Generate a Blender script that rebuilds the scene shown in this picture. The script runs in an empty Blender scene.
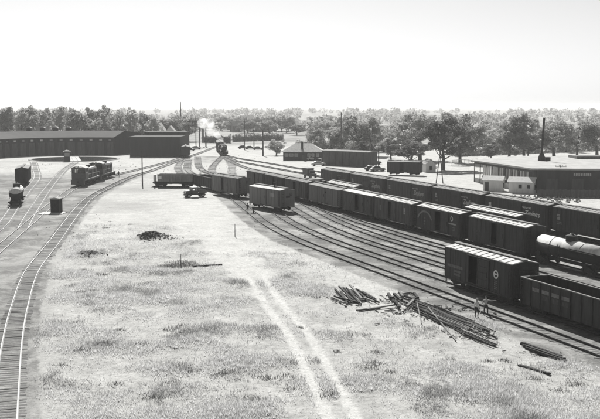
import bpy, bmesh, math, random
import numpy as np
from mathutils import Vector, Matrix, noise
random.seed(7); np.random.seed(7)
R = math.radians; PI = math.pi
scene = bpy.context.scene
C = scene.collection

# ------------------------------------------------------------------ camera, sky, sun, exposure
F, CX, CY, HOR, CAMZ = 944.0, 300.0, 209.5, 106.5, 18.75
TILT = math.atan2(CY - HOR, F)
cam_d = bpy.data.cameras.new('camera'); cam = bpy.data.objects.new('camera', cam_d); C.objects.link(cam)
cam_d.sensor_fit = 'HORIZONTAL'; cam_d.sensor_width = 36; cam_d.lens = 36 * F / 600
cam_d.clip_start = 0.5; cam_d.clip_end = 20000
cam.location = (0, 0, CAMZ); cam.rotation_euler = (PI / 2 - TILT, 0, 0)
scene.camera = cam
SUN = Vector((-0.2, 1.15, 1.0)).normalized()
elev = math.asin(SUN.z); azim = math.atan2(SUN.x, SUN.y)
world = bpy.data.worlds.new('World'); scene.world = world; world.use_nodes = True
wn = world.node_tree; wn.nodes.clear()
sky = wn.nodes.new('ShaderNodeTexSky'); sky.sky_type = 'NISHITA'; sky.sun_disc = False
sky.sun_elevation = elev; sky.sun_rotation = azim; sky.dust_density = 0.6; sky.air_density = 1.0
bw = wn.nodes.new('ShaderNodeRGBToBW'); bg = wn.nodes.new('ShaderNodeBackground'); wo = wn.nodes.new('ShaderNodeOutputWorld')
wn.links.new(sky.outputs[0], bw.inputs[0]); wn.links.new(bw.outputs[0], bg.inputs[0]); wn.links.new(bg.outputs[0], wo.inputs[0])
bg.inputs[1].default_value = 0.05
sd = bpy.data.lights.new('sun', 'SUN'); so = bpy.data.objects.new('sun', sd); C.objects.link(so)
sd.energy = 4.6; sd.angle = R(0.53); sd.color = (1.0, 0.99, 0.965)
so.rotation_euler = (-SUN).to_track_quat('-Z', 'Y').to_euler()
scene.view_settings.view_transform = 'Standard'; scene.view_settings.look = 'None'
scene.view_settings.gamma = 1.0; scene.view_settings.exposure = 0.95; scene.view_settings.use_curve_mapping = False
scene.cycles.volume_bounces = 1
scene.cycles.transparent_max_bounces = 12

# ------------------------------------------------------------------ frames of reference
YA = R(69); UX, UY = -math.cos(YA), math.sin(YA); NX, NY = UY, -UX          # yard: u runs away along the tracks, n across
def yd(s, t): return (NX * s + UX * t, NY * s + UY * t)
def gp(x, y, z=0.0):                                                        # sight line to the level z, for surveying places
    d = Vector((x - CX, F, CY - y)); c, s = math.cos(TILT), math.sin(TILT)
    Y = d.y * c + d.z * s; Z = -d.y * s + d.z * c
    k = (z - CAMZ) / Z
    return (d.x * k, Y * k)

# ------------------------------------------------------------------ materials
MATS = {}
def mat(name, base, rough=0.85, var=0.25, scale=1.5, metal=0.0, streak=False, bump=0.0, spec=0.3, tint=(1, 1, 0.985)):
    if name in MATS: return MATS[name]
    m = bpy.data.materials.new(name); m.use_nodes = True; nt = m.node_tree; N = nt.nodes; Lk = nt.links
    b = N['Principled BSDF']; b.inputs['Roughness'].default_value = rough; b.inputs['Metallic'].default_value = metal
    b.inputs['Specular IOR Level'].default_value = spec
    geo = N.new('ShaderNodeNewGeometry'); mp = N.new('ShaderNodeMapping'); Lk.new(geo.outputs['Position'], mp.inputs[0])
    if streak: mp.inputs['Scale'].default_value = (1, 1, 0.14)
    n1 = N.new('ShaderNodeTexNoise'); n1.inputs['Scale'].default_value = scale; n1.inputs['Detail'].default_value = 6; n1.inputs['Roughness'].default_value = 0.65
    Lk.new(mp.outputs[0], n1.inputs['Vector'])
    mr = N.new('ShaderNodeMapRange'); mr.inputs[1].default_value = 0.25; mr.inputs[2].default_value = 0.75
    mr.inputs[3].default_value = base * (1 - var); mr.inputs[4].default_value = base * (1 + var)
    Lk.new(n1.outputs[0], mr.inputs[0])
    cm = N.new('ShaderNodeCombineColor')
    for i in range(3):
        mm = N.new('ShaderNodeMath'); mm.operation = 'MULTIPLY'; mm.inputs[1].default_value = tint[i]
        Lk.new(mr.outputs[0], mm.inputs[0]); Lk.new(mm.outputs[0], cm.inputs[i])
    Lk.new(cm.outputs[0], b.inputs['Base Color'])
    if bump:
        n2 = N.new('ShaderNodeTexNoise'); n2.inputs['Scale'].default_value = scale * 6; n2.inputs['Detail'].default_value = 4
        Lk.new(mp.outputs[0], n2.inputs['Vector'])
        bp = N.new('ShaderNodeBump'); bp.inputs['Strength'].default_value = bump; bp.inputs['Distance'].default_value = 0.05
        Lk.new(n2.outputs[0], bp.inputs['Height']); Lk.new(bp.outputs[0], b.inputs['Normal'])
    MATS[name] = m; return m
def leafmat(name, base, trans=0.4, var=0.4, scale=0.5):
    if name in MATS: return MATS[name]
    m = mat(name, base, 0.7, var, scale, spec=0.2); nt = m.node_tree; N = nt.nodes; Lk = nt.links
    b = N['Principled BSDF']; out = N['Material Output']
    tr = N.new('ShaderNodeBsdfTranslucent'); mx = N.new('ShaderNodeMixShader'); mx.inputs[0].default_value = trans
    Lk.new(b.inputs['Base Color'].links[0].from_socket, tr.inputs[0])
    Lk.new(b.outputs[0], mx.inputs[1]); Lk.new(tr.outputs[0], mx.inputs[2]); Lk.new(mx.outputs[0], out.inputs[0])
    return m
def glassmat():
    if 'window glass' in MATS: return MATS['window glass']
    m = bpy.data.materials.new('window glass'); m.use_nodes = True; nt = m.node_tree; N = nt.nodes
    gl = N.new('ShaderNodeBsdfGlossy'); gl.inputs['Roughness'].default_value = 0.06
    tr = N.new('ShaderNodeBsdfTransparent'); tr.inputs[0].default_value = (0.8, 0.8, 0.79, 1)
    fr = N.new('ShaderNodeFresnel'); mx = N.new('ShaderNodeMixShader')
    nt.links.new(fr.outputs[0], mx.inputs[0]); nt.links.new(tr.outputs[0], mx.inputs[1]); nt.links.new(gl.outputs[0], mx.inputs[2])
    nt.links.new(mx.outputs[0], N['Material Output'].inputs[0]); MATS['window glass'] = m; return m
M = dict(
    car=lambda: mat('boxcar paint dark', 0.034, 0.75, 0.65, 2.4, streak=True),
    car2=lambda: mat('boxcar paint brown', 0.065, 0.8, 0.65, 2.4, streak=True),
    car3=lambda: mat('boxcar paint faded', 0.12, 0.85, 0.55, 2.4, streak=True),
    car4=lambda: mat('work car paint grey', 0.15, 0.85, 0.25, 1.0, streak=True),
    wood=lambda: mat('old car boards', 0.075, 0.9, 0.5, 2.5, streak=True),
    black=lambda: mat('black iron', 0.014, 0.7, 0.4, 2.0),
    iron=lambda: mat('dusty black iron', 0.028, 0.85, 0.5, 2.0),
    roofpan=lambda: mat('galvanised roof sheet', 0.48, 0.95, 0.35, 1.6, spec=0.1),
    roofgrey=lambda: mat('dull roof sheet', 0.24, 0.95, 0.35, 1.4, spec=0.1),
    letterdim=lambda: mat('dirty lettering paint', 0.16, 0.85, 0.5, 3.0), lettermid=lambda: mat('worn lettering paint', 0.38, 0.85, 0.4, 3.0), letterfaint=lambda: mat('ghost lettering paint', 0.06, 0.9, 0.5, 3.0),
    roofdark=lambda: mat('tarred roof seam', 0.10, 0.9, 0.4, 2.0),
    white=lambda: mat('white lettering paint', 0.62, 0.8, 0.3, 4.0),
    whitewash=lambda: mat('whitewashed boards', 0.55, 0.85, 0.18, 2.0, streak=True),
    rail=lambda: mat('rusty rail steel', 0.04, 0.75, 0.4, 1.0, spec=0.3),
    railbright=lambda: mat('worn bright rail steel', 0.24, 0.65, 0.4, 0.8, metal=0.15, spec=0.4),
    tie=lambda: mat('creosoted tie wood', 0.10, 0.95, 0.55, 1.3, bump=0.3),
    tieold=lambda: mat('bleached tie wood', 0.24, 0.95, 0.45, 1.7, bump=0.3),
    timber=lambda: mat('dark old timber', 0.035, 0.95, 0.6, 2.0, bump=0.4),
    timberpale=lambda: mat('weathered timber', 0.2, 0.95, 0.4, 2.0, bump=0.4),
    brick=lambda: mat('sooty roundhouse brick', 0.022, 0.95, 0.45, 0.9, streak=True),
    brick2=lambda: mat('shop brick', 0.05, 0.95, 0.4, 0.8, streak=True),
    tar=lambda: mat('sooty tar roof', 0.035, 0.95, 0.35, 0.3),
    paleroof=lambda: mat('pale gravel roof', 0.34, 0.95, 0.3, 0.35, spec=0.1),
    conc=lambda: mat('concrete', 0.42, 0.9, 0.2, 1.2),
    glass=glassmat,
    darkglass=lambda: mat('dusty window pane', 0.20, 0.35, 0.4, 0.8, spec=0.6),
    skin=lambda: mat('skin', 0.30, 0.7, 0.1, 8.0),
    shirt=lambda: mat('pale work shirt', 0.55, 0.95, 0.15, 8.0),
    shirt2=lambda: mat('light grey shirt', 0.36, 0.95, 0.15, 8.0),
    trousers=lambda: mat('dark work trousers', 0.03, 0.95, 0.2, 8.0),
    pole=lambda: mat('weathered pole wood', 0.07, 0.95, 0.4, 2.0, streak=True),
    autodark=lambda: mat('dark automobile enamel', 0.03, 0.35, 0.2, 2.0, spec=0.6),
    autogrey=lambda: mat('grey automobile enamel', 0.22, 0.4, 0.2, 2.0, spec=0.6),
    autopale=lambda: mat('pale automobile enamel', 0.55, 0.4, 0.12, 2.0, spec=0.6),
    diesel=lambda: mat('switcher paint', 0.085, 0.6, 0.3, 1.5, spec=0.5),
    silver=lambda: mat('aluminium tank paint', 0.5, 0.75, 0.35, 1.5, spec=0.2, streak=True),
    bark=lambda: mat('bark', 0.06, 0.95, 0.4, 3.0, streak=True),
)
def mt(k): return M[k]() if k in M else MATS[k]

# ------------------------------------------------------------------ mesh helpers
class MB:
    def __init__(s): s.v = []; s.f = []
    def add(s, vs, fs):
        o = len(s.v); s.v += [tuple(p) for p in vs]; s.f += [tuple(i + o for i in f) for f in fs]; return s
    def box(s, x0, x1, y0, y1, z0, z1):
        return s.add([(x0,y0,z0),(x1,y0,z0),(x1,y1,z0),(x0,y1,z0),(x0,y0,z1),(x1,y0,z1),(x1,y1,z1),(x0,y1,z1)],
                     [(0,3,2,1),(4,5,6,7),(0,1,5,4),(1,2,6,5),(2,3,7,6),(3,0,4,7)])
    def bar(s, a, b, w, h=None, up=(0,0,1)):
        a = Vector(a); b = Vector(b); d = (b - a).normalized(); up = Vector(up)
        if abs(d.dot(up)) > 0.98: up = Vector((1,0,0))
        x = d.cross(up).normalized(); y = x.cross(d); h = h or w
        x = x * w / 2; y = y * h / 2
        return s.add([a-x-y,a+x-y,a+x+y,a-x+y,b-x-y,b+x-y,b+x+y,b-x+y],[(0,1,2,3),(4,7,6,5),(0,4,5,1),(1,5,6,2),(2,6,7,3),(3,7,4,0)])
    def tube(s, pts, rs, k=8, cap=True):
        pts = [Vector(p) for p in pts]
        if not hasattr(rs, '__len__'): rs = [rs] * len(pts)
        o = len(s.v); n = len(pts)
        for i, p in enumerate(pts):
            d = (pts[min(i+1,n-1)] - pts[max(i-1,0)]).normalized()
            up = Vector((0,0,1)) if abs(d.z) < 0.95 else Vector((1,0,0))
            x = d.cross(up).normalized(); y = x.cross(d)
            for j in range(k):
                a = 2 * PI * j / k; s.v.append(tuple(p + (x * math.cos(a) + y * math.sin(a)) * rs[i]))
        for i in range(n - 1):
            for j in range(k):
                j2 = (j + 1) % k; s.f.append((o+i*k+j, o+(i+1)*k+j, o+(i+1)*k+j2, o+i*k+j2))
        if cap:
            s.f.append(tuple(o + j for j in range(k))); s.f.append(tuple(o + (n-1)*k + j for j in reversed(range(k))))
        return s
    def prism(s, poly, axis, a, b):                       # poly: 2d points, axis 'x','y' or 'z' is the extrusion
        def P(p, w): return {'x': (w, p[0], p[1]), 'y': (p[0], w, p[1]), 'z': (p[0], p[1], w)}[axis]
        n = len(poly); vs = [P(p, a) for p in poly] + [P(p, b) for p in poly]
        fs = [tuple(range(n)), tuple(reversed(range(n, 2*n)))] + [(i, i+n, (i+1)%n+n, (i+1)%n) for i in range(n)]
        return s.add(vs, fs)
    def mesh(s, name, material, smooth=False):
        me = bpy.data.meshes.new(name); me.from_pydata(s.v, [], s.f); me.materials.append(material)
        bm = bmesh.new(); bm.from_mesh(me); bmesh.ops.recalc_face_normals(bm, faces=bm.faces); bm.to_mesh(me); bm.free()
        if smooth: me.polygons.foreach_set('use_smooth', [True] * len(me.polygons))
        me.update(); return me
    def build(s, name, material, parent=None, smooth=False, loc=None):
        return put(name, s.mesh(name, material, smooth), parent, loc)
def put(name, me, parent=None, loc=None, rotz=None):
    o = bpy.data.objects.new(name, me); C.objects.link(o)
    if parent: o.parent = parent
    if loc is not None: o.location = loc
    if rotz is not None: o.rotation_euler = (0, 0, rotz)
    return o
def tag(o, label=None, cat=None, group=None, kind=None):
    for k, v in (('label', label), ('category', cat), ('group', group), ('kind', kind)):
        if v: o[k] = v
    return o
def thing(name, label, cat, loc=(0,0,0), rotz=0, group=None):
    o = bpy.data.objects.new(name, None); C.objects.link(o); o.empty_display_size = 0.3
    o.location = loc; o.rotation_euler = (0, 0, rotz); return tag(o, label, cat, group)
def np_mesh(name, verts, faces, material, attr=None, smooth=False):          # faces: (n,k) array
    me = bpy.data.meshes.new(name); nv = len(verts); nf, k = faces.shape
    me.vertices.add(nv); me.vertices.foreach_set('co', np.asarray(verts, np.float32).ravel())
    me.loops.add(nf * k); me.loops.foreach_set('vertex_index', faces.astype(np.int32).ravel())
    me.polygons.add(nf); me.polygons.foreach_set('loop_start', np.arange(0, nf * k, k, dtype=np.int32))
    if smooth: me.polygons.foreach_set('use_smooth', np.ones(nf, bool))
    if attr is not None:
        a = me.color_attributes.new('zone', 'FLOAT_COLOR', 'POINT')
        c = np.ones((nv, 4), np.float32); c[:, :attr.shape[1]] = attr; a.data.foreach_set('color', c.ravel())
    me.materials.append(material); me.update(calc_edges=True); me.validate(); return me
def smooth01(a, b, x): t = np.clip((x - a) / (b - a), 0, 1); return t * t * (3 - 2 * t)
MC = {}
def cached(key, fn):
    if key not in MC: MC[key] = fn()
    return MC[key]
def text_mesh(body, size, material, italic=0.0, bold=0.0):
    cu = bpy.data.curves.new('lettering', 'FONT'); cu.body = body; cu.size = size; cu.extrude = 0.006; cu.shear = italic; cu.offset = bold
    cu.align_x = 'CENTER'; cu.align_y = 'CENTER'; cu.resolution_u = 2
    ob = bpy.data.objects.new('lettering', cu); C.objects.link(ob)
    me = bpy.data.meshes.new_from_object(ob.evaluated_get(bpy.context.evaluated_depsgraph_get()))
    bpy.data.objects.remove(ob); me.materials.clear(); me.materials.append(material); return me
def letter(parent, body, size, x, y, z, italic=0.0, bold=0.0, m='white', rot=(PI/2, 0, 0), name='lettering'):
    me = cached(('txt', body, size, italic, bold, m), lambda: text_mesh(body, size, mt(m), italic, bold))
    o = put(name, me, parent, (x, y, z)); o.rotation_euler = rot; return o

# ------------------------------------------------------------------ tracks (centre lines)
def lerp_pts(pts, y):
    for (a, b) in zip(pts, pts[1:]):
        if a[1] <= y <= b[1]:
            k = (y - a[1]) / (b[1] - a[1]); return a[0] + (b[0] - a[0]) * k
    return pts[0][0] if y < pts[0][1] else pts[-1][0]
def catmull(pts, step=1.0):
    P = [Vector((p[0], p[1], 0)) for p in pts]; P = [2*P[0]-P[1]] + P + [2*P[-1]-P[-2]]; out = []
    for i in range(1, len(P) - 2):
        n = max(2, int((P[i+1] - P[i]).length / step))
        for j in range(n):
            t = j / n; a, b, c, d = P[i-1], P[i], P[i+1], P[i+2]
            out.append(0.5 * (2*b + (c-a)*t + (2*a-5*b+4*c-d)*t*t + (3*b-a-3*c+d)*t**3))
    out.append(P[-2]); return out
def bend(t):
    if t < 112: return 0.0
    if t < 150: return 0.0024 * (t - 112) ** 2
    if t < 195: return 3.466 + 0.1824 * (t - 150)
    return 3.466 + 0.1824 * 45 + 0.1824 * (t - 195) - 0.0011 * (t - 195) ** 2
S1, S2, S3, S4, S5, S6, S7, S8 = 46.6, 51.0, 55.1, 58.85, 62.6, 67.85, 73.2, 85.2
def yard_line(s, bendk, t0, t1, step=3.0): return [yd(s + bendk * bend(t), t) for t in np.arange(t0, t1 + 0.1, step)]
TR1 = [(-14.4,43),(-18.9,59),(-22.9,73.5),(-26.3,87),(-30.5,106),(-33.8,128),(-40.4,171),(-43.3,195),(-44.4,217),(-45.0,252),(-43.6,276),(-42.0,333),(-39.5,430),(-38,560)]
TR2 = [(-33,80),(-37.0,105),(-42.7,145),(-47.6,180),(-52.2,221),(-51.2,250),(-48.8,276),(-45.5,310),(-43.0,350)]
TR3 = [(-42.4,143),(-46.6,162),(-50.8,182),(-56.8,211),(-69.2,275),(-73,300),(-75.8,318.5)]
TR4 = [(-43,125),(-47.5,150),(-53.2,175),(-60.7,209),(-68.5,245),(-80,285),(-91,322)]
LOCO = [(-17.5,250),(-19.6,270),(-21.7,300),(-25.2,332),(-28.6,358),(-34,400),(-38,450),(-38.5,520)]
SPUR = [(-34.6,220.6),(-30,220.3),(-24.3,220.0)]

# ------------------------------------------------------------------ ground
PIT, PITR = (-80.5, 337.0), 15.2
def zone_fields(X, Y):
    """returns dirt, grass, cinder weights and height per point"""
    n = len(X)
    lo = np.array([noise.noise(Vector((x * .045, y * .045, 3.1))) for x, y in zip(X, Y)])
    mid = np.array([noise.noise(Vector((x * .21, y * .21, 9.7))) for x, y in zip(X, Y)])
    hi = np.array([noise.noise(Vector((x * .8, y * .8, 1.7))) for x, y in zip(X, Y)])
    S = NX * X + NY * Y; T = UX * X + UY * Y
    tr1 = np.interp(Y, [p[1] for p in TR1], [p[0] for p in TR1])
    b = np.array([bend(t) for t in T])
    d1 = X - tr1                                             # metres right of the left-hand curve
    edge = S1 + b - 2.6 - S                                  # metres left of the first yard track
    field = smooth01(1.5, 3.5, d1 + mid) * smooth01(-0.5, 1.2, edge + mid)      # open ground between them
    far = smooth01(98, 128, Y + lo * 22 + mid * 6 - np.clip((-18 - X) * 2.2, 0, 30))
    strip = 1 - smooth01(2.0, 9.0, edge + lo * 6)            # bare strip along the yard
    dirt = np.clip(np.maximum(far * (0.62 + .8*lo + .5*mid), strip * smooth01(70, 90, Y) * .9), 0, 1)
    road_c = np.interp(Y, [45, 58.6, 68, 76, 88, 107.5, 118, 135, 155, 175, 190], [3.6, 2.2, 1.0, 0.0, -2.4, -5.6, -8.5, -13.2, -17.0, -19.0, -19.5])
    rd = np.abs(np.abs(X - road_c + mid * .06) - 0.85)
    ruts = (1 - smooth01(0.24, 0.60, rd + hi * .10 + mid * .08)) * (1 - .75*smooth01(95, 130, Y)) * (1 - smooth01(165, 190, Y))
    verge = (1 - smooth01(1.6, 3.0, np.abs(X - road_c))) * 0.25
    dirt = np.maximum(dirt, np.maximum(ruts * 1.6, verge))
    swath = (1 - smooth01(1.5, 2.5 + np.clip(Y - 95, 0, 60)*.13, np.abs(X - road_c + lo * 3) + mid * 1.6)) * smooth01(90, 108, Y) * (1 - smooth01(180, 205, Y))
    dirt = np.maximum(dirt, swath * 1.22)
    grass = field * np.clip(1 - dirt, 0, 1) * (1 - smooth01(150, 175, Y))
    yardz = smooth01(-1.5, 0.2, -edge) * (1 - smooth01(40, 46, S - S1 - b * .4))
    leftz = (1 - smooth01(1.4, 2.8, d1)) * (1 - smooth01(225, 300, Y))
    cind = np.clip(np.maximum(yardz * (1 - smooth01(190, 300, Y) * .75), leftz), 0, 1)
    cind = np.clip(cind - 0.5 * smooth01(0.1, 0.5, lo) * leftz + field * far * (1 - np.clip(swath, 0, 1)) * .38 * smooth01(0.05, .4, -lo + .5*mid) + .55 * smooth01(400, 520, Y) + .28 * smooth01(300, 330, Y) * smooth01(-.1, .3, lo), 0, 1)
    h = grass * (0.18 * mid + 0.07 * hi) + field * (1 - smooth01(160, 200, Y)) * 0.05 * mid - ruts * 0.07
    # dark spoil heaps
    heap = np.zeros(n)
    for (hx, hy, hr, hh) in ((gp(153,236.5) + (1.9, 0.42)), (gp(146,238.5) + (1.5, 0.5)), (gp(159,238) + (1.3, 0.25)), (gp(91,256) + (1.6, 0.3))):
        heap += hh * np.exp(-(((X - hx) / hr) ** 2 + ((Y - hy) / (hr * 1.1)) ** 2)) * (1 + 0.9 * hi + .4 * mid)
    h = h + heap
    cind = np.clip(cind + smooth01(0.12, 0.4, heap) * 0.9, 0, 1); dirt = dirt * (1 - smooth01(0.12, 0.4, heap))
    pit = np.hypot(X - PIT[0], Y - PIT[1])
    inpit = pit < PITR; h = np.where(inpit, -1.7, h); cind = np.where(inpit, 0.75, cind)
    return dirt, grass, cind, h, lo, mid, hi
def axis_lines(spans):
    out = []
    for a, b, st in spans: out += list(np.arange(a, b - 1e-6, st))
    out.append(spans[-1][1]); return np.array(out)
def build_ground():
    xs = axis_lines([(-6000,-2000,1000),(-2000,-400,200),(-400,-140,20),(-140,-100,4),(-100,-60,.7),(-60,-42,1.2),(-42,-14,.55),(-14,8,.24),(8,30,.55),(30,60,2),(60,140,8),(140,400,20),(400,2000,200),(2000,6000,1000)])
    ys = axis_lines([(-300,0,60),(0,44,4),(44,135,.55),(135,200,1.0),(200,320,2),(320,354,.7),(354,420,4),(420,800,20),(800,2000,150),(2000,9000,700)])
    gx, gy = np.meshgrid(xs, ys); X = gx.ravel(); Y = gy.ravel()
    d, g, c, h, lo, mid, hi = zone_fields(X, Y)
    nx, ny = len(xs), len(ys)
    i = (np.arange(ny - 1)[:, None] * nx + np.arange(nx - 1)[None, :]).ravel()
    faces = np.stack([i, i + 1, i + nx + 1, i + nx], 1)
    m = bpy.data.materials.new('yard ground'); m.use_nodes = True; nt = m.node_tree; N = nt.nodes; Lk = nt.links
    b = N['Principled BSDF']; b.inputs['Roughness'].default_value = 0.95; b.inputs['Specular IOR Level'].default_value = 0.1
    at = N.new('ShaderNodeVertexColor'); at.layer_name = 'zone'; sp = N.new('ShaderNodeSeparateColor'); Lk.new(at.outputs[0], sp.inputs[0])
    geo = N.new('ShaderNodeNewGeometry')
    def ns(scale, detail, rough=0.65, dist=0.0):
        n = N.new('ShaderNodeTexNoise'); n.inputs['Scale'].default_value = scale; n.inputs['Detail'].default_value = detail
        n.inputs['Roughness'].default_value = rough; n.inputs['Distortion'].default_value = dist; Lk.new(geo.outputs['Position'], n.inputs['Vector']); return n
    def rng(src, a, b_, lo_, hi_):
        r = N.new('ShaderNodeMapRange'); r.inputs[1].default_value = a; r.inputs[2].default_value = b_; r.inputs[3].default_value = lo_; r.inputs[4].default_value = hi_
        Lk.new(src, r.inputs[0]); return r.outputs[0]
    def mth(op, a, b_):
        n = N.new('ShaderNodeMath'); n.operation = op
        for k, v in enumerate((a, b_)):
            if isinstance(v, (int, float)): n.inputs[k].default_value = v
            else: Lk.new(v, n.inputs[k])
        return n.outputs[0]
    def mix(f, a, b_):
        n = N.new('ShaderNodeMix'); n.data_type = 'FLOAT'
        for k, v in ((0, f), (2, a), (3, b_)):
            if isinstance(v, (int, float)): n.inputs[k].default_value = v
            else: Lk.new(v, n.inputs[k])
        return n.outputs[0]
    big = ns(0.05, 5); medn = ns(0.35, 8, 0.7, 0.6); fine = ns(2.2, 8, 0.75); grit = ns(14, 3, 0.6)
    earth = rng(big.outputs[0], 0.3, 0.7, 0.28, 0.40)
    dirtv = rng(medn.outputs[0], 0.25, 0.75, 0.30, 0.52)
    grassv = rng(medn.outputs[0], 0.3, 0.7, 0.27, 0.45)
    patch = ns(0.11, 7, 0.7, 1.0); cindv = mix(rng(patch.outputs[0], 0.44, 0.58, 0.0, 1.0), rng(medn.outputs[0], 0.25, 0.75, 0.08, 0.20), rng(medn.outputs[0], 0.25, 0.75, 0.20, 0.36))
    brk = mth('ADD', mth('MULTIPLY', mth('SUBTRACT', medn.outputs[0], 0.5), 1.7), mth('ADD', mth('MULTIPLY', mth('SUBTRACT', fine.outputs[0], 0.5), 1.3), mth('MULTIPLY', mth('SUBTRACT', patch.outputs[0], 0.5), 0.9)))
    def ragged(sock):
        r = N.new('ShaderNodeMapRange'); r.interpolation_type = 'SMOOTHSTEP'; r.inputs[1].default_value = 0.36; r.inputs[2].default_value = 0.64
        Lk.new(mth('ADD', sock, brk), r.inputs[0]); return mix(0.10, r.outputs[0], sock)
    v = mix(ragged(sp.outputs[0]), earth, dirtv); v = mix(ragged(sp.outputs[1]), v, grassv); v = mix(ragged(sp.outputs[2]), v, cindv)
    v = mix(rng(sp.outputs[0], 1.0, 1.5, 0.0, 0.6), v, 0.50)
    spk = ns(5.5, 2, 0.5); v = mth('MULTIPLY', v, rng(spk.outputs[0], 0.60, 0.70, 1.0, 0.62))
    v = mth('MULTIPLY', v, rng(fine.outputs[0], 0.3, 0.7, 0.72, 1.22)); v = mth('MULTIPLY', v, rng(grit.outputs[0], 0.3, 0.7, 0.85, 1.12))
    cc = N.new('ShaderNodeCombineColor'); Lk.new(v, cc.inputs[0]); Lk.new(v, cc.inputs[1]); Lk.new(mth('MULTIPLY', v, 0.975), cc.inputs[2])
    Lk.new(cc.outputs[0], b.inputs['Base Color'])
    bp = N.new('ShaderNodeBump'); bp.inputs['Strength'].default_value = 0.7; bp.inputs['Distance'].default_value = 0.12
    Lk.new(fine.outputs[0], bp.inputs['Height']); Lk.new(bp.outputs[0], b.inputs['Normal'])
    me = np_mesh('ground', np.stack([X, Y, h], 1), faces, m, np.stack([d, g, c], 1), smooth=False)
    o = put('ground', me); tag(o, kind='structure', label='pale bare earth and dry grass of the rail yard')
build_ground()

def make_track(label, line, rail='rail', tie='tie', step=0.56, width=2.5, height=0.03, skip=0.12):
    pts = catmull(line, 1.2)
    t = thing('railway_track', label, 'railway track', (pts[0].x, pts[0].y, 0)); off = pts[0].copy()
    n = len(pts); tang = [(pts[min(i+1,n-1)] - pts[max(i-1,0)]).normalized() for i in range(n)]
    for sgn in (-1, 1):
        mb = MB(); o = 0
        prof = [(-.07,0),(-.02,.03),(-.036,.13),(-.036,.17),(.036,.17),(.036,.13),(.02,.03),(.07,0)]
        for p, d in zip(pts, tang):
            nrm = Vector((-d.y, d.x, 0)); c = p - off + nrm * sgn * 0.7525
            for (a, z) in prof: mb.v.append(tuple(c + nrm * a + Vector((0, 0, height + z))))
        k = len(prof)
        for i in range(n - 1):
            for j in range(k):
                j2 = (j + 1) % k; mb.f.append((i*k+j, (i+1)*k+j, (i+1)*k+j2, i*k+j2))
        mb.build('rail', mt(rail), t)
    mb = MB(); acc = 0.0; rnd = random.Random(int(abs(pts[0].x * 100)))
    for i in range(n - 1):
        seg = (pts[i+1] - pts[i]).length; d = tang[i]; nrm = Vector((-d.y, d.x, 0))
        while acc < seg:
            if rnd.random() > skip:
                c = pts[i] + d * acc - off + nrm * rnd.uniform(-.08, .08); z = Vector((0, 0, height - 0.08 + rnd.uniform(-.03, 0.0)))
                mb.bar(c - nrm * width/2 + z, c + nrm * width/2 + z + Vector((0,0,rnd.uniform(-.015,.015))), 0.23, 0.16)
            acc += step * rnd.uniform(0.93, 1.07)
        acc -= seg
    o = mb.build('ties', mt(tie), t); o['kind'] = 'stuff'
    return t
make_track('nearest yard track, empty, running past the two men', yard_line(S1, 1, 40, 190) + [(-22.5,220),(-30.5,250),(-37.5,290),(-41.3,330)])
make_track('yard track under the near boxcar and gondola', yard_line(S2, 1, 46, 196) + [(-23,238),(-32.5,275),(-39.6,335)])
make_track('empty yard track just behind the near boxcar', yard_line(S3, 1, 46, 202) + [(-19.5,245),(-30,285),(-38.6,355)])
make_track('empty middle yard track, third before the long boxcar row', yard_line(S4, 1, 50, 210))
make_track('empty yard track running beside the front boxcar row', yard_line(S5, 0.6, 50, 215))
make_track('yard track under the front row of boxcars and tank car', yard_line(S6, 0, 60, 225) + [(-23.5,258),(-26.8,288),(-28.2,320),(-29.5,362)])
make_track('yard track between the two boxcar rows', yard_line(S7, 0, 60, 238))
make_track('yard track under the back row of long boxcars', yard_line(S8, 0, 60, 235) + [(-11.8,272),(-18.2,296),(-24.6,328),(-28.2,354)])
make_track('far running track beyond the back boxcar row', yard_line(95.5, 0, 150, 290) + [(-21.5,324),(-28.0,353)])
make_track('far running track nearest the station building', yard_line(102.0, 0, 190, 310) + [(-22.5,342),(-30.0,368)])
make_track('curving bright-railed track sweeping along the left edge', TR1, 'railbright', 'tie', skip=0.05)
make_track('bright-railed track under the two diesel switchers', TR2, 'railbright', 'tieold')
make_track('bright-railed track leading to the turntable bridge', TR3, 'railbright', 'tieold')
make_track('bright-railed track beside the tank car at the left edge', TR4, 'railbright', 'tieold')
make_track('curved lead track under the smoking steam locomotive', LOCO, 'rail', 'tieold')
make_track('short cross track under the broadside dump car', SPUR, 'rail', 'tie')

# ------------------------------------------------------------------ freight cars
RT = 0.20                                                     # rail top
def wheel_mesh():
    mb = MB(); mb.tube([(0,-.08,0),(0,-.05,0),(0,-.05,0),(0,.06,0)], [.45,.45,.42,.41], 14); mb.tube([(0,.06,0),(0,.12,0)], .13, 8); return mb.mesh('wheel', mt('iron'), False)
def truck_meshes():
    mb = MB()
    mb.box(-.22,.22,-1.0,1.0,.42,.72)                          # bolster
    for x in (-.84,.84): mb.tube([(x,-.95,.42),(x,.95,.42)], .08, 6)
    body = mb.mesh('truck', mt('iron'))
    fr = MB(); fr.prism([(-1.15,.32),(-1.15,.55),(-.55,.66),(-.25,.80),(.25,.80),(.55,.66),(1.15,.55),(1.15,.32),(.7,.36),(.35,.18),(-.35,.18),(-.7,.36)], 'y', -.06, .06)
    for x in (-.84,.84): fr.box(x-.14,x+.14,-.12,-.061,.30,.56)
    return body, fr.mesh('side_frame', mt('iron'))
def add_truck(parent, x):
    body, fr = cached('truck', truck_meshes); w = cached('wheel', wheel_mesh)
    t = put('truck', body, parent, (x, 0, RT))
    for sy in (-1, 1):
        o = put('side_frame', fr, t, (0, sy * 1.02, 0)); o.scale = (1, -sy, 1)
        o.scale = (1, 1, 1) if sy < 0 else (1, -1, 1)
        for sx in (-.84, .84):
            p = put('wheel', w, t, (sx, sy * .76, .43))
            if sy > 0: p.rotation_euler = (0, 0, PI)
    return t
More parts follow.
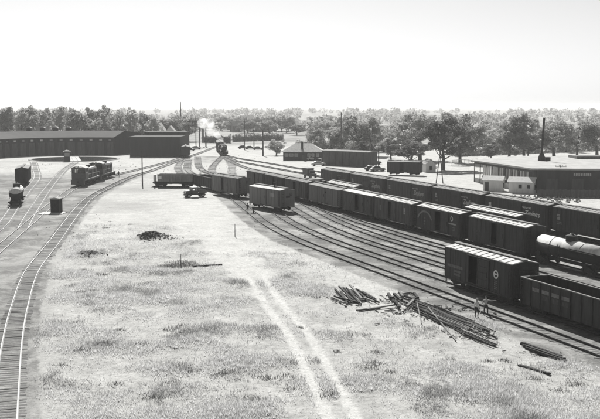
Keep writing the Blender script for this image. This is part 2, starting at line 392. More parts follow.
def coupler_mesh():
    mb = MB(); mb.box(-.75,0,-.08,.08,.72,.9); mb.prism([(0,-.14),(.28,-.12),(.28,-.02),(.14,.0),(.14,.06),(.3,.1),(.26,.18),(0,.16)], 'z', .66, .96); return mb.mesh('coupler', mt('iron'))
def add_couplers(parent, L):
    me = cached('coupler', coupler_mesh)
    put('coupler', me, parent, (L/2 + .12, 0, RT)); put('coupler', me, parent, (-L/2 - .12, 0, RT), PI)
def ladder_mesh(h, w=.42, n=8):
    mb = MB()
    for x in (-w/2, w/2): mb.box(x-.025, x+.025, -.03, .03, 0, h)
    for i in range(n): z = h * (i + .5) / n; mb.box(-w/2+.026, w/2-.026, -.025, .005, z-.02, z+.02)
    return mb.mesh('ladder', mt('iron'))
def brake_wheel(parent, x, y, z):
    mb = MB(); pts = [(0, .27*math.cos(a), .27*math.sin(a)) for a in np.linspace(0, 2*PI, 13)]
    mb.tube(pts, .025, 5, False)
    for a in (0, PI/3, 2*PI/3): mb.bar((0,-.26*math.cos(a),-.26*math.sin(a)),(0,.26*math.cos(a),.26*math.sin(a)),.03)
    mb.tube([(-.18,0,0),(.03,0,0)], .03, 6); mb.tube([(-.12,0,0),(-.12,0,-1.6)], .02, 5)
    return put('brake_wheel', cached('bw', lambda: mb.mesh('brake_wheel', mt('iron'))), parent, (x, y, z))
W2 = 1.45
def boxcar(label, s, t0, L, paint='car', door='shut', roof='roofpan', wood=False, tall=0.0, bendk=0, group='boxcars standing in the yard', loc=None, rotz=None, name='boxcar', panels=True, doorx=0.0, dw=1.2, plain=False):
    tc = t0 - L / 2
    if loc is None:
        loc = yd(s + bendk * bend(tc), tc); dd = bendk * (bend(tc + 1) - bend(tc - 1)) / 2; rotz = -YA + math.atan(dd)
    t = thing(name, label, 'boxcar', (loc[0], loc[1], 0), rotz, group); h = L / 2
    z0, ze, zr = 1.08, 4.05 + tall, 4.36 + tall
    p = mt(paint); mb = MB(); th = .06
    mb.box(-h+.07, h-.07, -W2+th, W2-th, z0-.12, z0)                                   # floor
    mb.box(-h, h, W2-th, W2, z0-.1, ze)                                               # far side
    d0, d1 = doorx - dw, doorx + dw
    mb.box(-h, d0, -W2, -W2+th, z0-.1, ze); mb.box(d1, h, -W2, -W2+th, z0-.1, ze)
    mb.box(d0, d1, -W2, -W2+th, ze-.22, ze); mb.box(d0, d1, -W2, -W2+th, z0-.1, z0+.08)
    for sx in (-1, 1):
        a = sx * h; mb.box(min(a, a - sx*th), max(a, a - sx*th), -W2+th, W2-th, z0-.1, ze)
        mb.prism([(-W2, ze), (W2, ze), (0, zr-.04)], 'x', a - sx*.055, a - sx*.002)
        for k in range(7):                                                            # pressed ribs of the ends
            z = z0 + .25 + k * (ze - z0 - .4) / 6.6; mb.box(min(a + sx*.003, a + sx*.07), max(a + sx*.003, a + sx*.07), -W2+.2, W2-.2, z, z + .16)
    step = 1.02 if not wood else 1.5
    n = int(L / step)
    for sy in (-1, 1):
        for k in range(n + 1):
            x = -h + .04 + k * (L - .08) / n
            if sy < 0 and d0 - .05 < x < d1 + .05: continue
            if door == 'open' and sy < 0 and d1 <= x < d1 + 2*dw + .1: continue
            y0 = W2 + .002; y1 = W2 + (.03 if not wood else .06); w = .045 if not wood else .06
            mb.box(x-w, x+w, min(sy*y0, sy*y1), max(sy*y0, sy*y1), z0-.1, ze-.05)
    if wood:
        for sgn, xa, xb in ((1, -h, d0), (-1, d1, h)):
            m_ = (xa + xb) / 2
            for (u0, u1) in ((xa+.1, m_-.08), (m_+.08, xb-.1)):
                zA, zB = (z0+.1, ze-.2) if sgn > 0 else (ze-.2, z0+.1)
                mb.bar((u0, -W2-.03, zA), (u1, -W2-.03, zB), .05, .1, up=(0,0,1))
    mb.box(-h, h, -W2-.05, -W2+.1, z0-.24, z0-.102); mb.box(-h, h, W2-.1, W2+.05, z0-.24, z0-.102)   # side sills
    mb.build('body', p, t)
    dm = MB(); dx = doorx if door != 'open' else doorx + 2*dw - .1
    dm.box(dx-dw-.06, dx+dw+.06, -W2-.12, -W2-.07, z0, ze-.18)
    for k in range(5):
        z = z0 + .1 + k * (ze - z0 - .45) / 4; dm.box(dx-dw, dx+dw, -W2-.155, -W2-.121, z, z + .07)
    for sx in (-1, 1): dm.box(dx+sx*dw-.05, dx+sx*dw+.05, -W2-.16, -W2-.122, z0+.02, ze-.2)
    dob = dm.build('door', p if not wood else mt('car2'), t)
    MB().box(dx+dw-.28, dx+dw-.2, -W2-.2, -W2-.161, z0+1.1, z0+1.6).build('handle', mt('iron'), dob)
    MB().box(doorx-dw-.2, doorx+3*dw+.1, -W2-.17, -W2-.125, ze-.17, ze-.08).build('door_track', mt('iron'), t)
    MB().box(doorx-dw-.2, doorx+3*dw+.1, -W2-.17, -W2-.06, z0-.1, z0-.03).build('door_track', mt('iron'), t)
    rf = MB(); e = .06
    rf.prism([(-W2-e, ze-.02), (0, zr-.03), (W2+e, ze-.02), (W2+e, ze+.05), (0, zr+.04), (-W2-e, ze+.05)], 'x', -h-.03, h+.03)
    ro = rf.build('roof', mt('roofdark') if panels else mt(roof), t)
    if panels:
        npn = max(6, int(round(L / 1.12))); pw = (L + .02) / npn; gap = .24
        def pan(sy):
            q = MB(); a = pw/2 - gap/2; ya, yb = sy*.32, sy*(W2+.03)
            za = zr + .045 - (zr - ze) * .32 / (W2+e); zb = ze + .055
            q.add([(-a,ya,za),(a,ya,za),(a,yb,zb),(-a,yb,zb),(-a,ya,za+.035),(a,ya,za+.035),(a,yb,zb+.035),(-a,yb,zb+.035)],
                  [(0,3,2,1),(4,5,6,7),(0,1,5,4),(1,2,6,5),(2,3,7,6),(3,0,4,7)]); return q.mesh('roof_panel', mt(roof))
        for sy in (-1, 1):
            me = cached(('pan', sy, round(L,2), tall, roof), lambda: pan(sy))
            for k in range(npn): put('roof_panel', me, ro, (-h - .01 + pw*(k+.5), 0, 0))
    rb = MB()
    for y in (-.2, 0, .2): rb.box(-h-.15, h+.15, y-.085, y+.085, zr+.13, zr+.165)
    for k in range(9): x = -h + .1 + k*(L-.2)/8; rb.box(x-.04, x+.04, -.27, .27, zr+.04, zr+.13)
    rb.build('running_board', mt('timberpale'), t)
    lad = cached(('lad', tall), lambda: ladder_mesh(2.85 + tall))
    for (x, y, rz) in ((h-.3, -W2-.09, 0), (-h+.3, W2+.09, PI), (h+.14, -W2+.45, PI/2), (-h-.14, W2-.45, -PI/2)):
        put('ladder', lad, t, (x, y, z0+.02), rz)
    un = MB(); un.box(-h+.1, h-.1, -.22, .22, .72, z0-.125)
    for k in range(5): x = -h + 1.6 + k*(L-3.2)/4; un.box(x-.09, x+.09, -W2+.15, W2-.15, .78, z0-.122)
    un.tube([(-1.5,.5,.72),(-.4,.5,.72)], .2, 8); un.box(.6,1.1,.25,.6,.55,.85)
    un.build('underframe', mt('iron'), t)
    for sx in (-1, 1): add_truck(t, sx * (h - 1.75))
    add_couplers(t, L)
    brake_wheel(t, h + .28, .55, 3.3 + tall*.6)
    for x in (-h+.3, h-.3):
        st_ = MB(); st_.box(x-.2, x+.2, -W2-.04, -W2+.02, .48, .52); st_.box(x-.2,x-.16,-W2-.04,-W2+.02,.521,z0-.25); st_.box(x+.16,x+.2,-W2-.04,-W2+.02,.521,z0-.25)
        st_.build('sill_step', mt('iron'), t)
    t['half'] = h
    return t
YF = -W2 - .05
def emblem(t, x, z, r, inner=True):
    mb = MB(); n = 20; o = [(x + r*math.cos(a), z + r*math.sin(a)) for a in np.linspace(0, 2*PI, n, endpoint=False)]
    i_ = [(x + .62*r*math.cos(a), z + .62*r*math.sin(a)) for a in np.linspace(0, 2*PI, n, endpoint=False)]
    vs = [(a, YF, b) for a, b in o] + [(a, YF, b) for a, b in i_] + [(a, YF+.012, b) for a, b in o] + [(a, YF+.012, b) for a, b in i_]
    fs = []
    for k in range(n):
        j = (k+1) % n; fs += [(k, j, n+j, n+k), (2*n+k, 3*n+k, 3*n+j, 2*n+j), (k, 2*n+k, 2*n+j, j), (n+k, n+j, 3*n+j, 3*n+k)]
    mb.add(vs, fs)
    if inner: mb.box(x-.55*r, x+.55*r, YF-.002, YF+.01, z-.13*r, z+.22*r)
    mb.build('emblem', mt('white'), t)
def data_block(t, x, z, w=.9, rows=4, m='letterdim', hh=.09, gap=.19, seed=1):
    rnd = random.Random(seed)
    for k in range(rows):
        mb = MB(); xx = x - w/2
        while xx < x + w/2 - .1:
            q = rnd.uniform(.06, .13); mb.box(xx, xx+q, YF, YF+.012, z - k*gap, z - k*gap + hh); xx += q + .05
        mb.build('lettering', mt(m), t)

# near boxcar with the open door, and gondola
c = boxcar('near dark boxcar with open door, pale ribbed roof, beside the two men', S2, 86.4, 12.5, 'car', 'open', doorx=-.55, dw=1.0)
data_block(c, -4.05, 2.15, 3.1, 1, 'letterdim', .3, .3, 3); data_block(c, -3.6, 1.72, 1.3, 2, 'letterdim', .24, .34, 13)
emblem(c, 3.55, 2.75, .42); data_block(c, 3.6, 2.05, .6, 5, seed=4)
def gondola(label, s, t0, L, top, paint='car', bendk=0, marks=True, loc=None, rotz=None, ribs=10, load=None):
    tc = t0 - L/2
    if loc is None: loc = yd(s + bendk*bend(tc), tc); rotz = -YA + math.atan(bendk*(bend(tc+1)-bend(tc-1))/2)
    t = thing('gondola_car', label, 'gondola', (loc[0], loc[1], 0), rotz, 'gondolas standing in the yard'); h = L/2; mb = MB(); z0 = 1.05
    mb.box(-h+.06, h-.06, -W2+.07, W2-.07, z0-.1, z0+.02)
    for sy in (-1, 1):
        mb.box(-h, h, min(sy*W2, sy*(W2-.06)), max(sy*W2, sy*(W2-.06)), z0-.25, top)
        for k in range(ribs+1):
            x = -h + .08 + k*(L-.16)/ribs; mb.box(x-.06, x+.06, min(sy*(W2+.003), sy*(W2+.11)), max(sy*(W2+.003), sy*(W2+.11)), z0-.25, top-.08)
    for sx in (-1, 1):
        mb.box(min(sx*h, sx*(h-.06)), max(sx*h, sx*(h-.06)), -W2+.062, W2-.062, z0-.2, top-.02)
        for k in range(4): y = -1.1 + k*.73; mb.box(min(sx*(h+.003), sx*(h+.09)), max(sx*(h+.003), sx*(h+.09)), y-.05, y+.05, z0-.2, top-.1)
    mb.build('body', mt(paint), t)
    rim = MB()
    for sy in (-1, 1): rim.box(-h-.03, h+.03, min(sy*(W2-.07), sy*(W2+.1)), max(sy*(W2-.07), sy*(W2+.1)), top+.003, top+.075)
    for sx in (-1, 1): rim.box(min(sx*(h-.07), sx*(h+.05)), max(sx*(h-.07), sx*(h+.05)), -W2+.08, W2-.08, top+.002, top+.07)
    rim.build('top_rim', mt('timberpale'), t)
    if marks:
        wp = (L-.16)/ribs
        for k in range(1, 5):
            x = -h + .08 + wp*(k+.5); q = MB(); q.box(x-wp*.36, x+wp*.36, -W2-.014, -W2-.002, top-.95, top-.62); q.build('lettering', mt('letterdim'), t)
            if k > 1: q = MB(); q.box(x-wp*.33, x+wp*.33, -W2-.014, -W2-.002, top-1.5, top-1.08); q.build('lettering', mt('letterfaint'), t)
    un = MB(); un.box(-h+.1, h-.1, -.25, .25, .6, z0-.11); un.build('underframe', mt('iron'), t)
    for sx in (-1, 1): add_truck(t, sx*(h-1.9))
    add_couplers(t, L); lad = cached('ladg', lambda: ladder_mesh(top-1.1, n=5))
    put('ladder', lad, t, (-h+.35, -W2-.16, z0+.05)); put('ladder', lad, t, (h-.35, -W2-.16, z0+.05))
    brake_wheel(t, -h-.3, .5, top+.2).rotation_euler = (0,0,PI)
    return t
gondola('dark ribbed gondola coupled to the near boxcar at the right edge', S2, 72.4, 14.5, 3.2)

# front row, left to right
boxcar('faded boxcar with open door at the far left end of the front row', S6, 207.2, 11.9, 'car3', 'open', roof='roofgrey', dw=.9)
boxcar('second boxcar of the front row from its far left end, dark', S6, 194.5, 11.9, 'car', 'open', roof='roofgrey', dw=.9)
boxcar('boxcar behind the grey work car, third of the front row', S6, 181.6, 12.4, 'car2', 'open', roof='roofgrey', dw=.95, doorx=-.6)
c = boxcar('pale plain-sided car in the front row with a small round mark', S6, 168.2, 14.8, 'car4', 'shut', roof='roofgrey', panels=False, tall=-.15, name='refrigerator_car', dw=.7)
MB().box(1.1, 1.5, YF-.12, YF-.105, 2.9, 3.25).build('placard', mt('black'), c)
c = boxcar('outside-braced wooden boxcar with diagonal timbers and open door in the front row', S6, 152.0, 12.3, 'wood', 'open', roof='roofpan', wood=True, panels=False, dw=.95)
c = boxcar('boxcar with worn pale marks and half open door mid front row', S6, 138.9, 13.0, 'car2', 'open', dw=.75, doorx=-1.0)
data_block(c, -4.3, 2.6, .5, 2, 'letterdim', .35, .4, 5); data_block(c, 4.1, 3.0, .5, 3, 'lettermid', .3, .34, 6)
c = boxcar('front row boxcar with an arched painted band and open door', S6, 124.4, 12.6, 'car', 'open', dw=1.0, doorx=.2)
arc = MB(); n_ = 26; a_ = np.linspace(R(18), R(162), n_)
vs_ = [(-3.75 + 2.3*math.cos(a), YF, 1.85 + 1.75*math.sin(a)) for a in a_] + [(-3.75 + 2.0*math.cos(a), YF, 1.85 + 1.48*math.sin(a)) for a in a_]
vs_ += [(x, y + .01, z) for x, y, z in vs_]
arc.add(vs_, [(k, k+1, n_+k+1, n_+k) for k in range(n_-1)] + [(2*n_+k, 3*n_+k, 3*n_+k+1, 2*n_+k+1) for k in range(n_-1)])
arc.build('painted_arch', mt('letterdim'), c); data_block(c, -3.7, 2.35, .55, 3, 'letterdim', .3, .42, 7)
letter(c, 'O', .95, 4.05, YF, 3.2, m='lettermid', bold=.03); data_block(c, 4.25, 2.4, 2.0, 1, 'lettermid', .22, .3, 15); data_block(c, 4.6, 2.0, .7, 3, seed=9)
c = boxcar('last boxcar of the front row, dark, coupled before the tank car', S6, 109.6, 13.3, 'car', 'open', dw=.8, doorx=-.3)
data_block(c, -4.2, 2.2, 1.0, 2, 'letterfaint', .25, .35, 8)
# between the rows
boxcar('boxcar between the rows, only its pale ribbed roof showing', S7, 119.8, 13.4, 'car')
boxcar('boxcar between the rows behind the braced wooden car', S7, 172.5, 13.4, 'car2', tall=-.25)
# back row
def backcar(label, t0, L, paint, slogan, dull='lettermid', big='Zephyrs'):
    c = boxcar(label, S8, t0, L, paint, 'shut', dw=1.8, roof='roofgrey', tall=.12, name='long_boxcar')
    data_block(c, -L/2+1.5, 2.9, .75, 2, dull, .36, .46, int(t0)); data_block(c, -L/2+1.7, 2.05, 1.1, 2, 'letterdim', .12, .24, int(t0)+1)
    if slogan:
        letter(c, 'WAY OF THE', .36, L*.25-1.1, YF, 3.35, m=dull, bold=.012); letter(c, big, 1.15, L*.25+.35, YF, 2.55, italic=.25, m=dull, bold=.03)
        MB().box(L*.25+.1, L*.25+1.9, YF, YF+.012, 1.92, 2.0).build('lettering', mt('letterdim'), c)
    return c
backcar('back row boxcar with slogan, behind the pale plain-sided car', 204.5, 15.9, 'car2', True, 'letterdim')
backcar('back row boxcar with slogan, behind the outside-braced wooden boxcar', 187.6, 16.8, 'car2', True)
backcar('back row boxcar with slogan, directly behind the half open boxcar', 169.8, 17.6, 'car2', True)
backcar('back row boxcar with slogan, behind the arched-band boxcar', 151.0, 16.6, 'car', True)
backcar('back row boxcar with the clearest white slogan above the tank car', 133.2, 17.1, 'car', True, 'white')
backcar('back row boxcar cut off by the right edge', 114.9, 17.4, 'car', True, 'lettermid')
# tank car
def tank_car(label, s, t0, L, loc=None, rotz=None, r=1.12, lower='black'):
    tc = t0 - L/2
    if loc is None: loc = yd(s, tc); rotz = -YA
    t = thing('tank_car', label, 'tank car', (loc[0], loc[1], 0), rotz, 'tank cars in the yard'); h = L/2 - .7; zc = 1.18 + r
    k = 24; xs = [-h-.28, -h-.16, -h, h, h+.16, h+.28]; rr = [.35*r, .8*r, r, r, .8*r, .35*r]
    up = MB(); lo = MB()
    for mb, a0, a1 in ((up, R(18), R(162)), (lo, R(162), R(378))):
        aa = np.linspace(a0, a1, 14)
        for x, q in zip(xs, rr):
            for a in aa: mb.v.append((x, q*math.cos(a), zc + q*math.sin(a)))
        for i in range(5):
            for j in range(13): mb.f.append((i*14+j, (i+1)*14+j, (i+1)*14+j+1, i*14+j+1))
        for i in (0, 5): mb.f.append(tuple(i*14+j for j in range(14)))
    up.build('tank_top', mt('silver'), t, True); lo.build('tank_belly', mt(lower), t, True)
    dm = MB(); dm.tube([(0,0,zc+r*.9),(0,0,zc+r+.55),(0,0,zc+r+.66)], [.68,.68,.4], 16); do = dm.build('dome', mt('iron'), t)
    MB().tube([(.15,0,zc+r+.66),(.15,0,zc+r+.86)], .14, 8).build('valve_cap', mt('iron'), do)
    pf = MB(); pf.box(-1.1,1.1,-1.35,-1.0,zc+.25,zc+.32); pf.build('dome_platform', mt('iron'), t)
    hr = MB(); pts = [(-h,-r-.16,zc+.25),(h,-r-.16,zc+.25)]; hr.tube(pts, .03, 6)
    for x in np.linspace(-h, h, 6): hr.bar((x,-r-.16,zc+.25),(x,-r*.93,zc+.12),.03)
    hr.build('handrail', mt('iron'), t)
    fr = MB(); fr.box(-L/2,L/2,-.3,.3,.75,1.04)
    for x in (-h+.4, h-.4): fr.box(x-.3,x+.3,-.9,.9,1.042,1.5)
    for x in (-L/2, L/2-.25): fr.box(x, x+.25, -1.35, 1.35, .78, 1.035)
    fr.build('underframe', mt('iron'), t)
    for x in (-h*.5, h*.5):
        b = MB(); b.tube([(x, (r+.015)*math.cos(a), zc+(r+.015)*math.sin(a)) for a in np.linspace(0, 2*PI, 25)], .03, 4, False); b.build('tank_band', mt('iron'), t)
    pl = MB(); pl.box(.4,2.6,-r-.03,-r-.015,zc-.75,zc-.35); 
    for sx in (-1, 1): add_truck(t, sx*(L/2-1.8))
    add_couplers(t, L); lad = cached('ladt', lambda: ladder_mesh(1.9, n=6)); put('ladder', lad, t, (-.5, -r-.3, 1.0))
    return t
tank_car('silver-topped tank car with dark dome at the end of the front row', S6, 95.6, 12.4)
# grey work car on the second track
c = boxcar('grey work car with stovepipe standing alone between tracks', S2, 168.2, 11.6, 'car4', 'shut', roof='roofpan', panels=False, bendk=1, name='work_car', tall=-.1, dw=.9, doorx=-.2)
MB().tube([(1.6,-.2,4.2),(1.6,-.2,5.0),(1.6,-.2,5.02),(1.6,-.2,5.15)], [.14,.14,.22,.2], 8).build('stovepipe', mt('black'), c)
for x in (2.6, 3.3): MB().box(x-.22, x+.22, YF-.03, YF-.005, 2.6, 3.3).build('window', mt('darkglass'), c)
MB().box(5.88, 5.9, -.35, .45, 2.6, 3.0).build('window', mt('black'), c)
# left group on the curving first track
c = boxcar('boxcar with open door at the end of the left string beside the standing man', S1, 196.2, 12.0, 'car3', 'open', roof='roofgrey', bendk=1, dw=.75, doorx=-.9)
gondola('empty dark gondola between the broadside dump car and the open boxcar', 0, 0, 14.0, 3.0, 'car', 1, False, loc=(-20.4, 213.2), rotz=R(-63.4))
def dump_car(label, loc, rotz, L):
    t = thing('dump_car', label, 'dump car', (loc[0], loc[1], 0), rotz); h = L/2
    b = MB(); b.prism([(-1.35,1.35),(1.35,1.35),(1.5,3.05),(1.42,3.05),(1.27,1.45),(-1.27,1.45),(-1.42,3.05),(-1.5,3.05)], 'x', -h+1.0, h)
    for x in (-h+1.0, h-.06): b.prism([(-1.26,1.46),(1.26,1.46),(1.40,3.0),(-1.40,3.0)], 'x', x, x+.06)
    b.box(-h+1.0, h, -1.56, -1.49, 2.95, 3.1); b.box(-h+1.0, h, -1.55, -1.44, 2.3, 2.36)
    for k in range(7): x = -h + 1.1 + k*(L-1.2)/6; b.bar((x,-1.39,1.36),(x,-1.53,2.95),.1,.06)
    b.build('body', mat('dusty dump car paint', 0.20, .9, .4, 2.0, streak=True), t)
    MB().box(-h+1.25, -h+2.0, -1.6, -1.585, 2.0, 2.75).build('placard', mt('white'), t)
    en = MB(); en.box(-h, -h+.25, -1.2, 1.2, 1.2, 2.9); en.build('end_platform', mt('whitewash'), t)
    un = MB(); un.box(-h-.2, h+.1, -.3, .3, .75, 1.33)
    for x in (-1.2, 1.4): un.tube([(x,-.9,1.0),(x+.9,-.9,1.0)], .24, 10)
    un.build('underframe', mt('iron'), t)
    for sx in (-1, 1): add_truck(t, sx*(h-1.6))
    add_couplers(t, L); return t
dump_car('broadside dump car with a white placard, left end of the string', (-29.4, 220.3), R(-3), 9.4)

# ------------------------------------------------------------------ locomotives
def diesel(label, loc, rotz):
    t = thing('diesel_switcher', label, 'locomotive', (loc[0], loc[1], 0), rotz, 'diesel switchers'); p = mt('diesel'); L = 13.4; h = L/2
    f = MB(); f.box(-h, h, -1.5, 1.5, 1.2, 1.5); f.box(h-.25, h+.02, -1.45, 1.45, .45, 1.199); f.box(-h-.02, -h+.25, -1.45, 1.45, .45, 1.199); f.build('platform', p, t)
    tk = MB(); tk.prism([(-.9,.55),(.9,.55),(1.2,1.0),(1.2,1.19),(-1.2,1.19),(-1.2,1.0)], 'x', -2.1, 2.1); tk.build('fuel_tank', mt('iron'), t)
    hd = MB(); hd.prism([(-.95,1.505),(.95,1.505),(.95,3.3),(.7,3.62),(-.7,3.62),(-.95,3.3)], 'x', -h+.7, h-3.3)
    for k in range(8): x = -h + 1.6 + k*.95; hd.box(x-.03, x+.03, -1.0, -.952, 1.6, 3.25); hd.box(x-.03, x+.03, .952, 1.0, 1.6, 3.25)
    ho = hd.build('hood', p, t)
    for sy in (-1, 1):
        for x in (-h+2.2, -h+5.2): MB().box(x, x+1.1, sy*.98-.025, sy*.98+.025, 2.0, 3.0).build('grille', mt('iron'), ho)
    MB().box(-h+.62, -h+.697, -.6, .6, 1.8, 3.2).build('radiator_grille', mt('black'), ho)
    for x in (-h+3.6, -h+5.6): MB().tube([(x,0,3.55),(x,0,4.15)], [.24,.3], 10).build('exhaust_stack', mt('black'), ho)
    x0, x1 = h-3.25, h-.75
    cb = MB(); zs = 2.75; zt = 3.75
    for (a, b, c_, d) in ((x0,x1,-1.5,-1.44),(x0,x1,1.44,1.5),(x0,x0+.06,-1.439,1.439),(x1-.06,x1,-1.439,1.439)):
        cb.box(a, b, c_, d, 1.505, zs); cb.box(a, b, c_, d, zt, 3.95)
    for x in (x0+.08, (x0+x1)/2, x1-.08):
        for sy in (-1.47, 1.47): cb.box(x-.08, x+.08, sy-.03, sy+.03, zs+.001, zt-.001)
    for y in (-.5, .5):
        for x in (x0+.03, x1-.03): cb.box(x-.03, x+.03, y-.09, y+.09, zs+.001, zt-.001)
    co = cb.build('cab', p, t)
    rf = MB(); q = [(1.62*math.sin(a), 3.35 + 1.0*math.cos(a)*.95) for a in np.linspace(-R(75), R(75), 11)]
    q = [(y, 3.94 + .42*(1 - (y/1.62)**2)) for y in np.linspace(-1.62, 1.62, 11)]
    rf.prism(q + [(y, z-.07) for y, z in reversed(q)], 'x', x0-.2, x1+.25); rf.build('cab_roof', mt('roofpan'), t)
    for x in (x0+.03, x1-.03):
        for (ya, yb) in ((-1.4,-.6),(-.4,.4),(.6,1.4)): MB().box(x-.006, x+.006, ya, yb, zs, zt).build('window_pane', mt('glass'), co)
    for sy in (-1.47, 1.47):
        for (xa, xb) in ((x0+.17, (x0+x1)/2-.09), ((x0+x1)/2+.09, x1-.17)): MB().box(xa, xb, sy-.006, sy+.006, zs, zt).build('window_pane', mt('glass'), co)
    hl = MB(); hl.tube([(x1+.01,0,4.1),(x1+.35,0,4.1)], .18, 10); hl.build('headlight', mt('conc'), t)
    bl = MB(); bl.tube([(0,.0,3.62),(0,0,3.9)], .12, 8); bl.build('bell', mt('iron'), t)
    for sy in (-1, 1):
        r = MB(); r.tube([(-h+.3, sy*1.44, 2.45),(x0-.1, sy*1.44, 2.45)], .025, 5)
        for x in np.linspace(-h+.3, x0-.1, 7): r.tube([(x, sy*1.44, 1.5),(x, sy*1.44, 2.45)], .02, 5)
        r.build('handrail', mt('conc'), t)
    for sx in (-1, 1):
        for sy in (-1, 1):
            s_ = MB()
            for z in (.45,.8,1.1): s_.box(sx*(h-.5)-.3, sx*(h-.5)+.3, sy*1.32-.14, sy*1.32+.14, z, z+.05)
            s_.box(sx*(h-.5)-.33, sx*(h-.5)-.301, sy*1.32-.15, sy*1.32+.15, .45, 1.19); s_.build('step', mt('iron'), t)
        add_truck(t, sx*(h-2.9)); 
    add_couplers(t, L)
    return t
def heading(line, y):
    x0 = lerp_pts(line, y-6); x1 = lerp_pts(line, y+6); return (lerp_pts(line, y), y), math.atan2(-12, x0 - x1 + 1e-9) if False else math.atan2(-12, -(x1 - x0))
l_, a_ = heading(TR2, 228.5); diesel('front diesel switcher with its cab towards the viewer', l_, a_).scale = (1.1, 1.1, 1.1)
l_, a_ = heading(TR2, 245.2); diesel('rear diesel switcher coupled behind the other one', l_, a_).scale = (1.1, 1.1, 1.1)

def steam_loco(label, loc, rotz):
    t = thing('steam_locomotive', label, 'locomotive', (loc[0], loc[1], 0), rotz); b = mt('black')
    bo = MB(); bo.tube([(-4.2,0,2.75),(-1.5,0,2.75),(3.2,0,2.7),(4.6,0,2.7)], [1.05,1.05,.95,.98], 20); o = bo.build('boiler', b, t)
    fr = MB(); fr.tube([(4.6,0,2.7),(4.72,0,2.7),(4.82,0,2.7)], [.9,.7,.3], 20); fr.build('smokebox_door', mt('iron'), o)
    MB().tube([(4.0,0,3.5),(4.0,0,4.2),(4.0,0,4.35)], [.3,.32,.42], 12).build('smokestack', b, o)
    for x, r in ((2.0,.45),(-.6,.5)): MB().tube([(x,0,3.5),(x,0,4.0),(x,0,4.15)], [r,r,r*.5], 12).build('dome', b, o)
    MB().tube([(4.5,0,3.85),(4.95,0,3.85)], .24, 10).build('headlight', mt('conc'), t)
    for sy in (-1, 1):
        MB().box(-3.8, 4.4, sy*1.2-.28, sy*1.2+.28, 2.0, 2.07).build('running_board', mt('iron'), t)
        cy = MB(); cy.tube([(3.4,sy*1.15,.95),(4.6,sy*1.15,.95)], .36, 12); cy.box(3.5,4.5,sy*1.15-.34,sy*1.15+.34,1.2,1.75); cy.build('cylinder', b, t)
        MB().bar((3.4,sy*1.2,.95),(-1.5,sy*1.2,.95),.1,.14).build('side_rod', mt('conc'), t)
        for x in (-2.4, -.6, 1.2, 2.7):
            MB().tube([(x,sy*.7,.85),(x,sy*.85,.85)], .72, 18).build('driving_wheel', b, t)
        MB().tube([(4.1,sy*.7,.6),(4.1,sy*.82,.6)], .42, 14).build('pilot_wheel', b, t)
        MB().box(4.9,4.96,sy*1.35-.05,sy*1.35+.05,1.4,1.9).build('marker_lamp', mt('conc'), t)
    pb = MB(); pb.box(4.95,5.2,-1.45,1.45,1.0,1.35); pb.build('pilot_beam', b, t)
    pi_ = MB()
    for y in np.linspace(-1.2,1.2,9): pi_.bar((5.2,y,1.0),(5.9,y*.6,.35),.09,.06)
    pi_.box(5.75,5.95,-.8,.8,.28,.4); pi_.build('pilot', mt('iron'), t)
    MB().box(4.6,5.1,-1.3,1.3,1.36,1.42).build('front_deck', mt('iron'), t)
    cb = MB(); cb.box(-6.4,-4.2,-1.5,-1.44,1.6,2.7); cb.box(-6.4,-4.2,1.44,1.5,1.6,2.7); cb.box(-4.26,-4.2,-1.439,1.439,1.6,3.6)
    for x in (-6.35,-5.3,-4.3):
        for y in (-1.47,1.47): cb.box(x-.05,x+.05,y-.03,y+.03,2.701,3.6)
    cb.build('cab', b, t)
    q = [(y, 3.62 + .4*(1-(y/1.6)**2)) for y in np.linspace(-1.6,1.6,9)]
    MB().prism(q + [(y,z-.07) for y,z in reversed(q)], 'x', -6.8, -4.1).build('cab_roof', mt('iron'), t)
    un = MB(); un.box(-6.4,4.9,-.55,.55,.8,1.6); un.build('frame', b, t)
    return t
def tender(label, loc, rotz):
    t = thing('locomotive_tender', label, 'tender', (loc[0], loc[1], 0), rotz)
    b = MB(); b.box(-4,4,-1.45,1.45,1.2,3.0); b.box(-.5,4,-1.3,-1.2,3.001,3.6); b.box(-.5,4,1.2,1.3,3.001,3.6); b.box(-.5,-.4,-1.19,1.19,3.001,3.5); b.build('tank', mt('black'), t)
    co = MB(); rr = random.Random(2)
    for k in range(40): x, y = rr.uniform(0,3.7), rr.uniform(-1,1); co.tube([(x,y,3.0),(x,y,3.3+.3*rr.random())], [.3,.05], 5)
    o = co.build('coal', mt('black'), t); o['kind'] = 'stuff'
    MB().box(-4.2,4.2,-.4,.4,.8,1.19).build('underframe', mt('iron'), t)
    for sx in (-1,1): add_truck(t, sx*2.4)
    add_couplers(t, 8.4); return t
l_, a_ = heading(LOCO, 365); steam_loco('smoking steam locomotive coming head on down the lead track', l_, a_)
l_, a_ = heading(LOCO, 377.5); tender('coal tender behind the smoking steam locomotive', l_, a_)
l_, a_ = heading(LOCO, 393); boxcar('boxcar hauled behind the smoking steam locomotive tender', 0, 0, 12.6, 'car2', loc=l_, rotz=a_, roof='roofgrey', panels=False)
l_, a_ = heading(LOCO, 407.5); boxcar('last visible boxcar of the arriving steam train', 0, 0, 12.6, 'car', loc=l_, rotz=a_, roof='roofgrey', panels=False)
# ------------------------------------------------------------------ left edge
tank_car('dark tank car cut off by the left edge below the boxcar', 0, 0, 11.0, loc=(-54.7, 181.6), rotz=R(-76.5), lower='iron')
boxcar('dark boxcar cut off by the left edge', 0, 0, 12.0, 'car', loc=(-67.4, 229.5), rotz=R(-77), panels=False, roof='roofgrey')

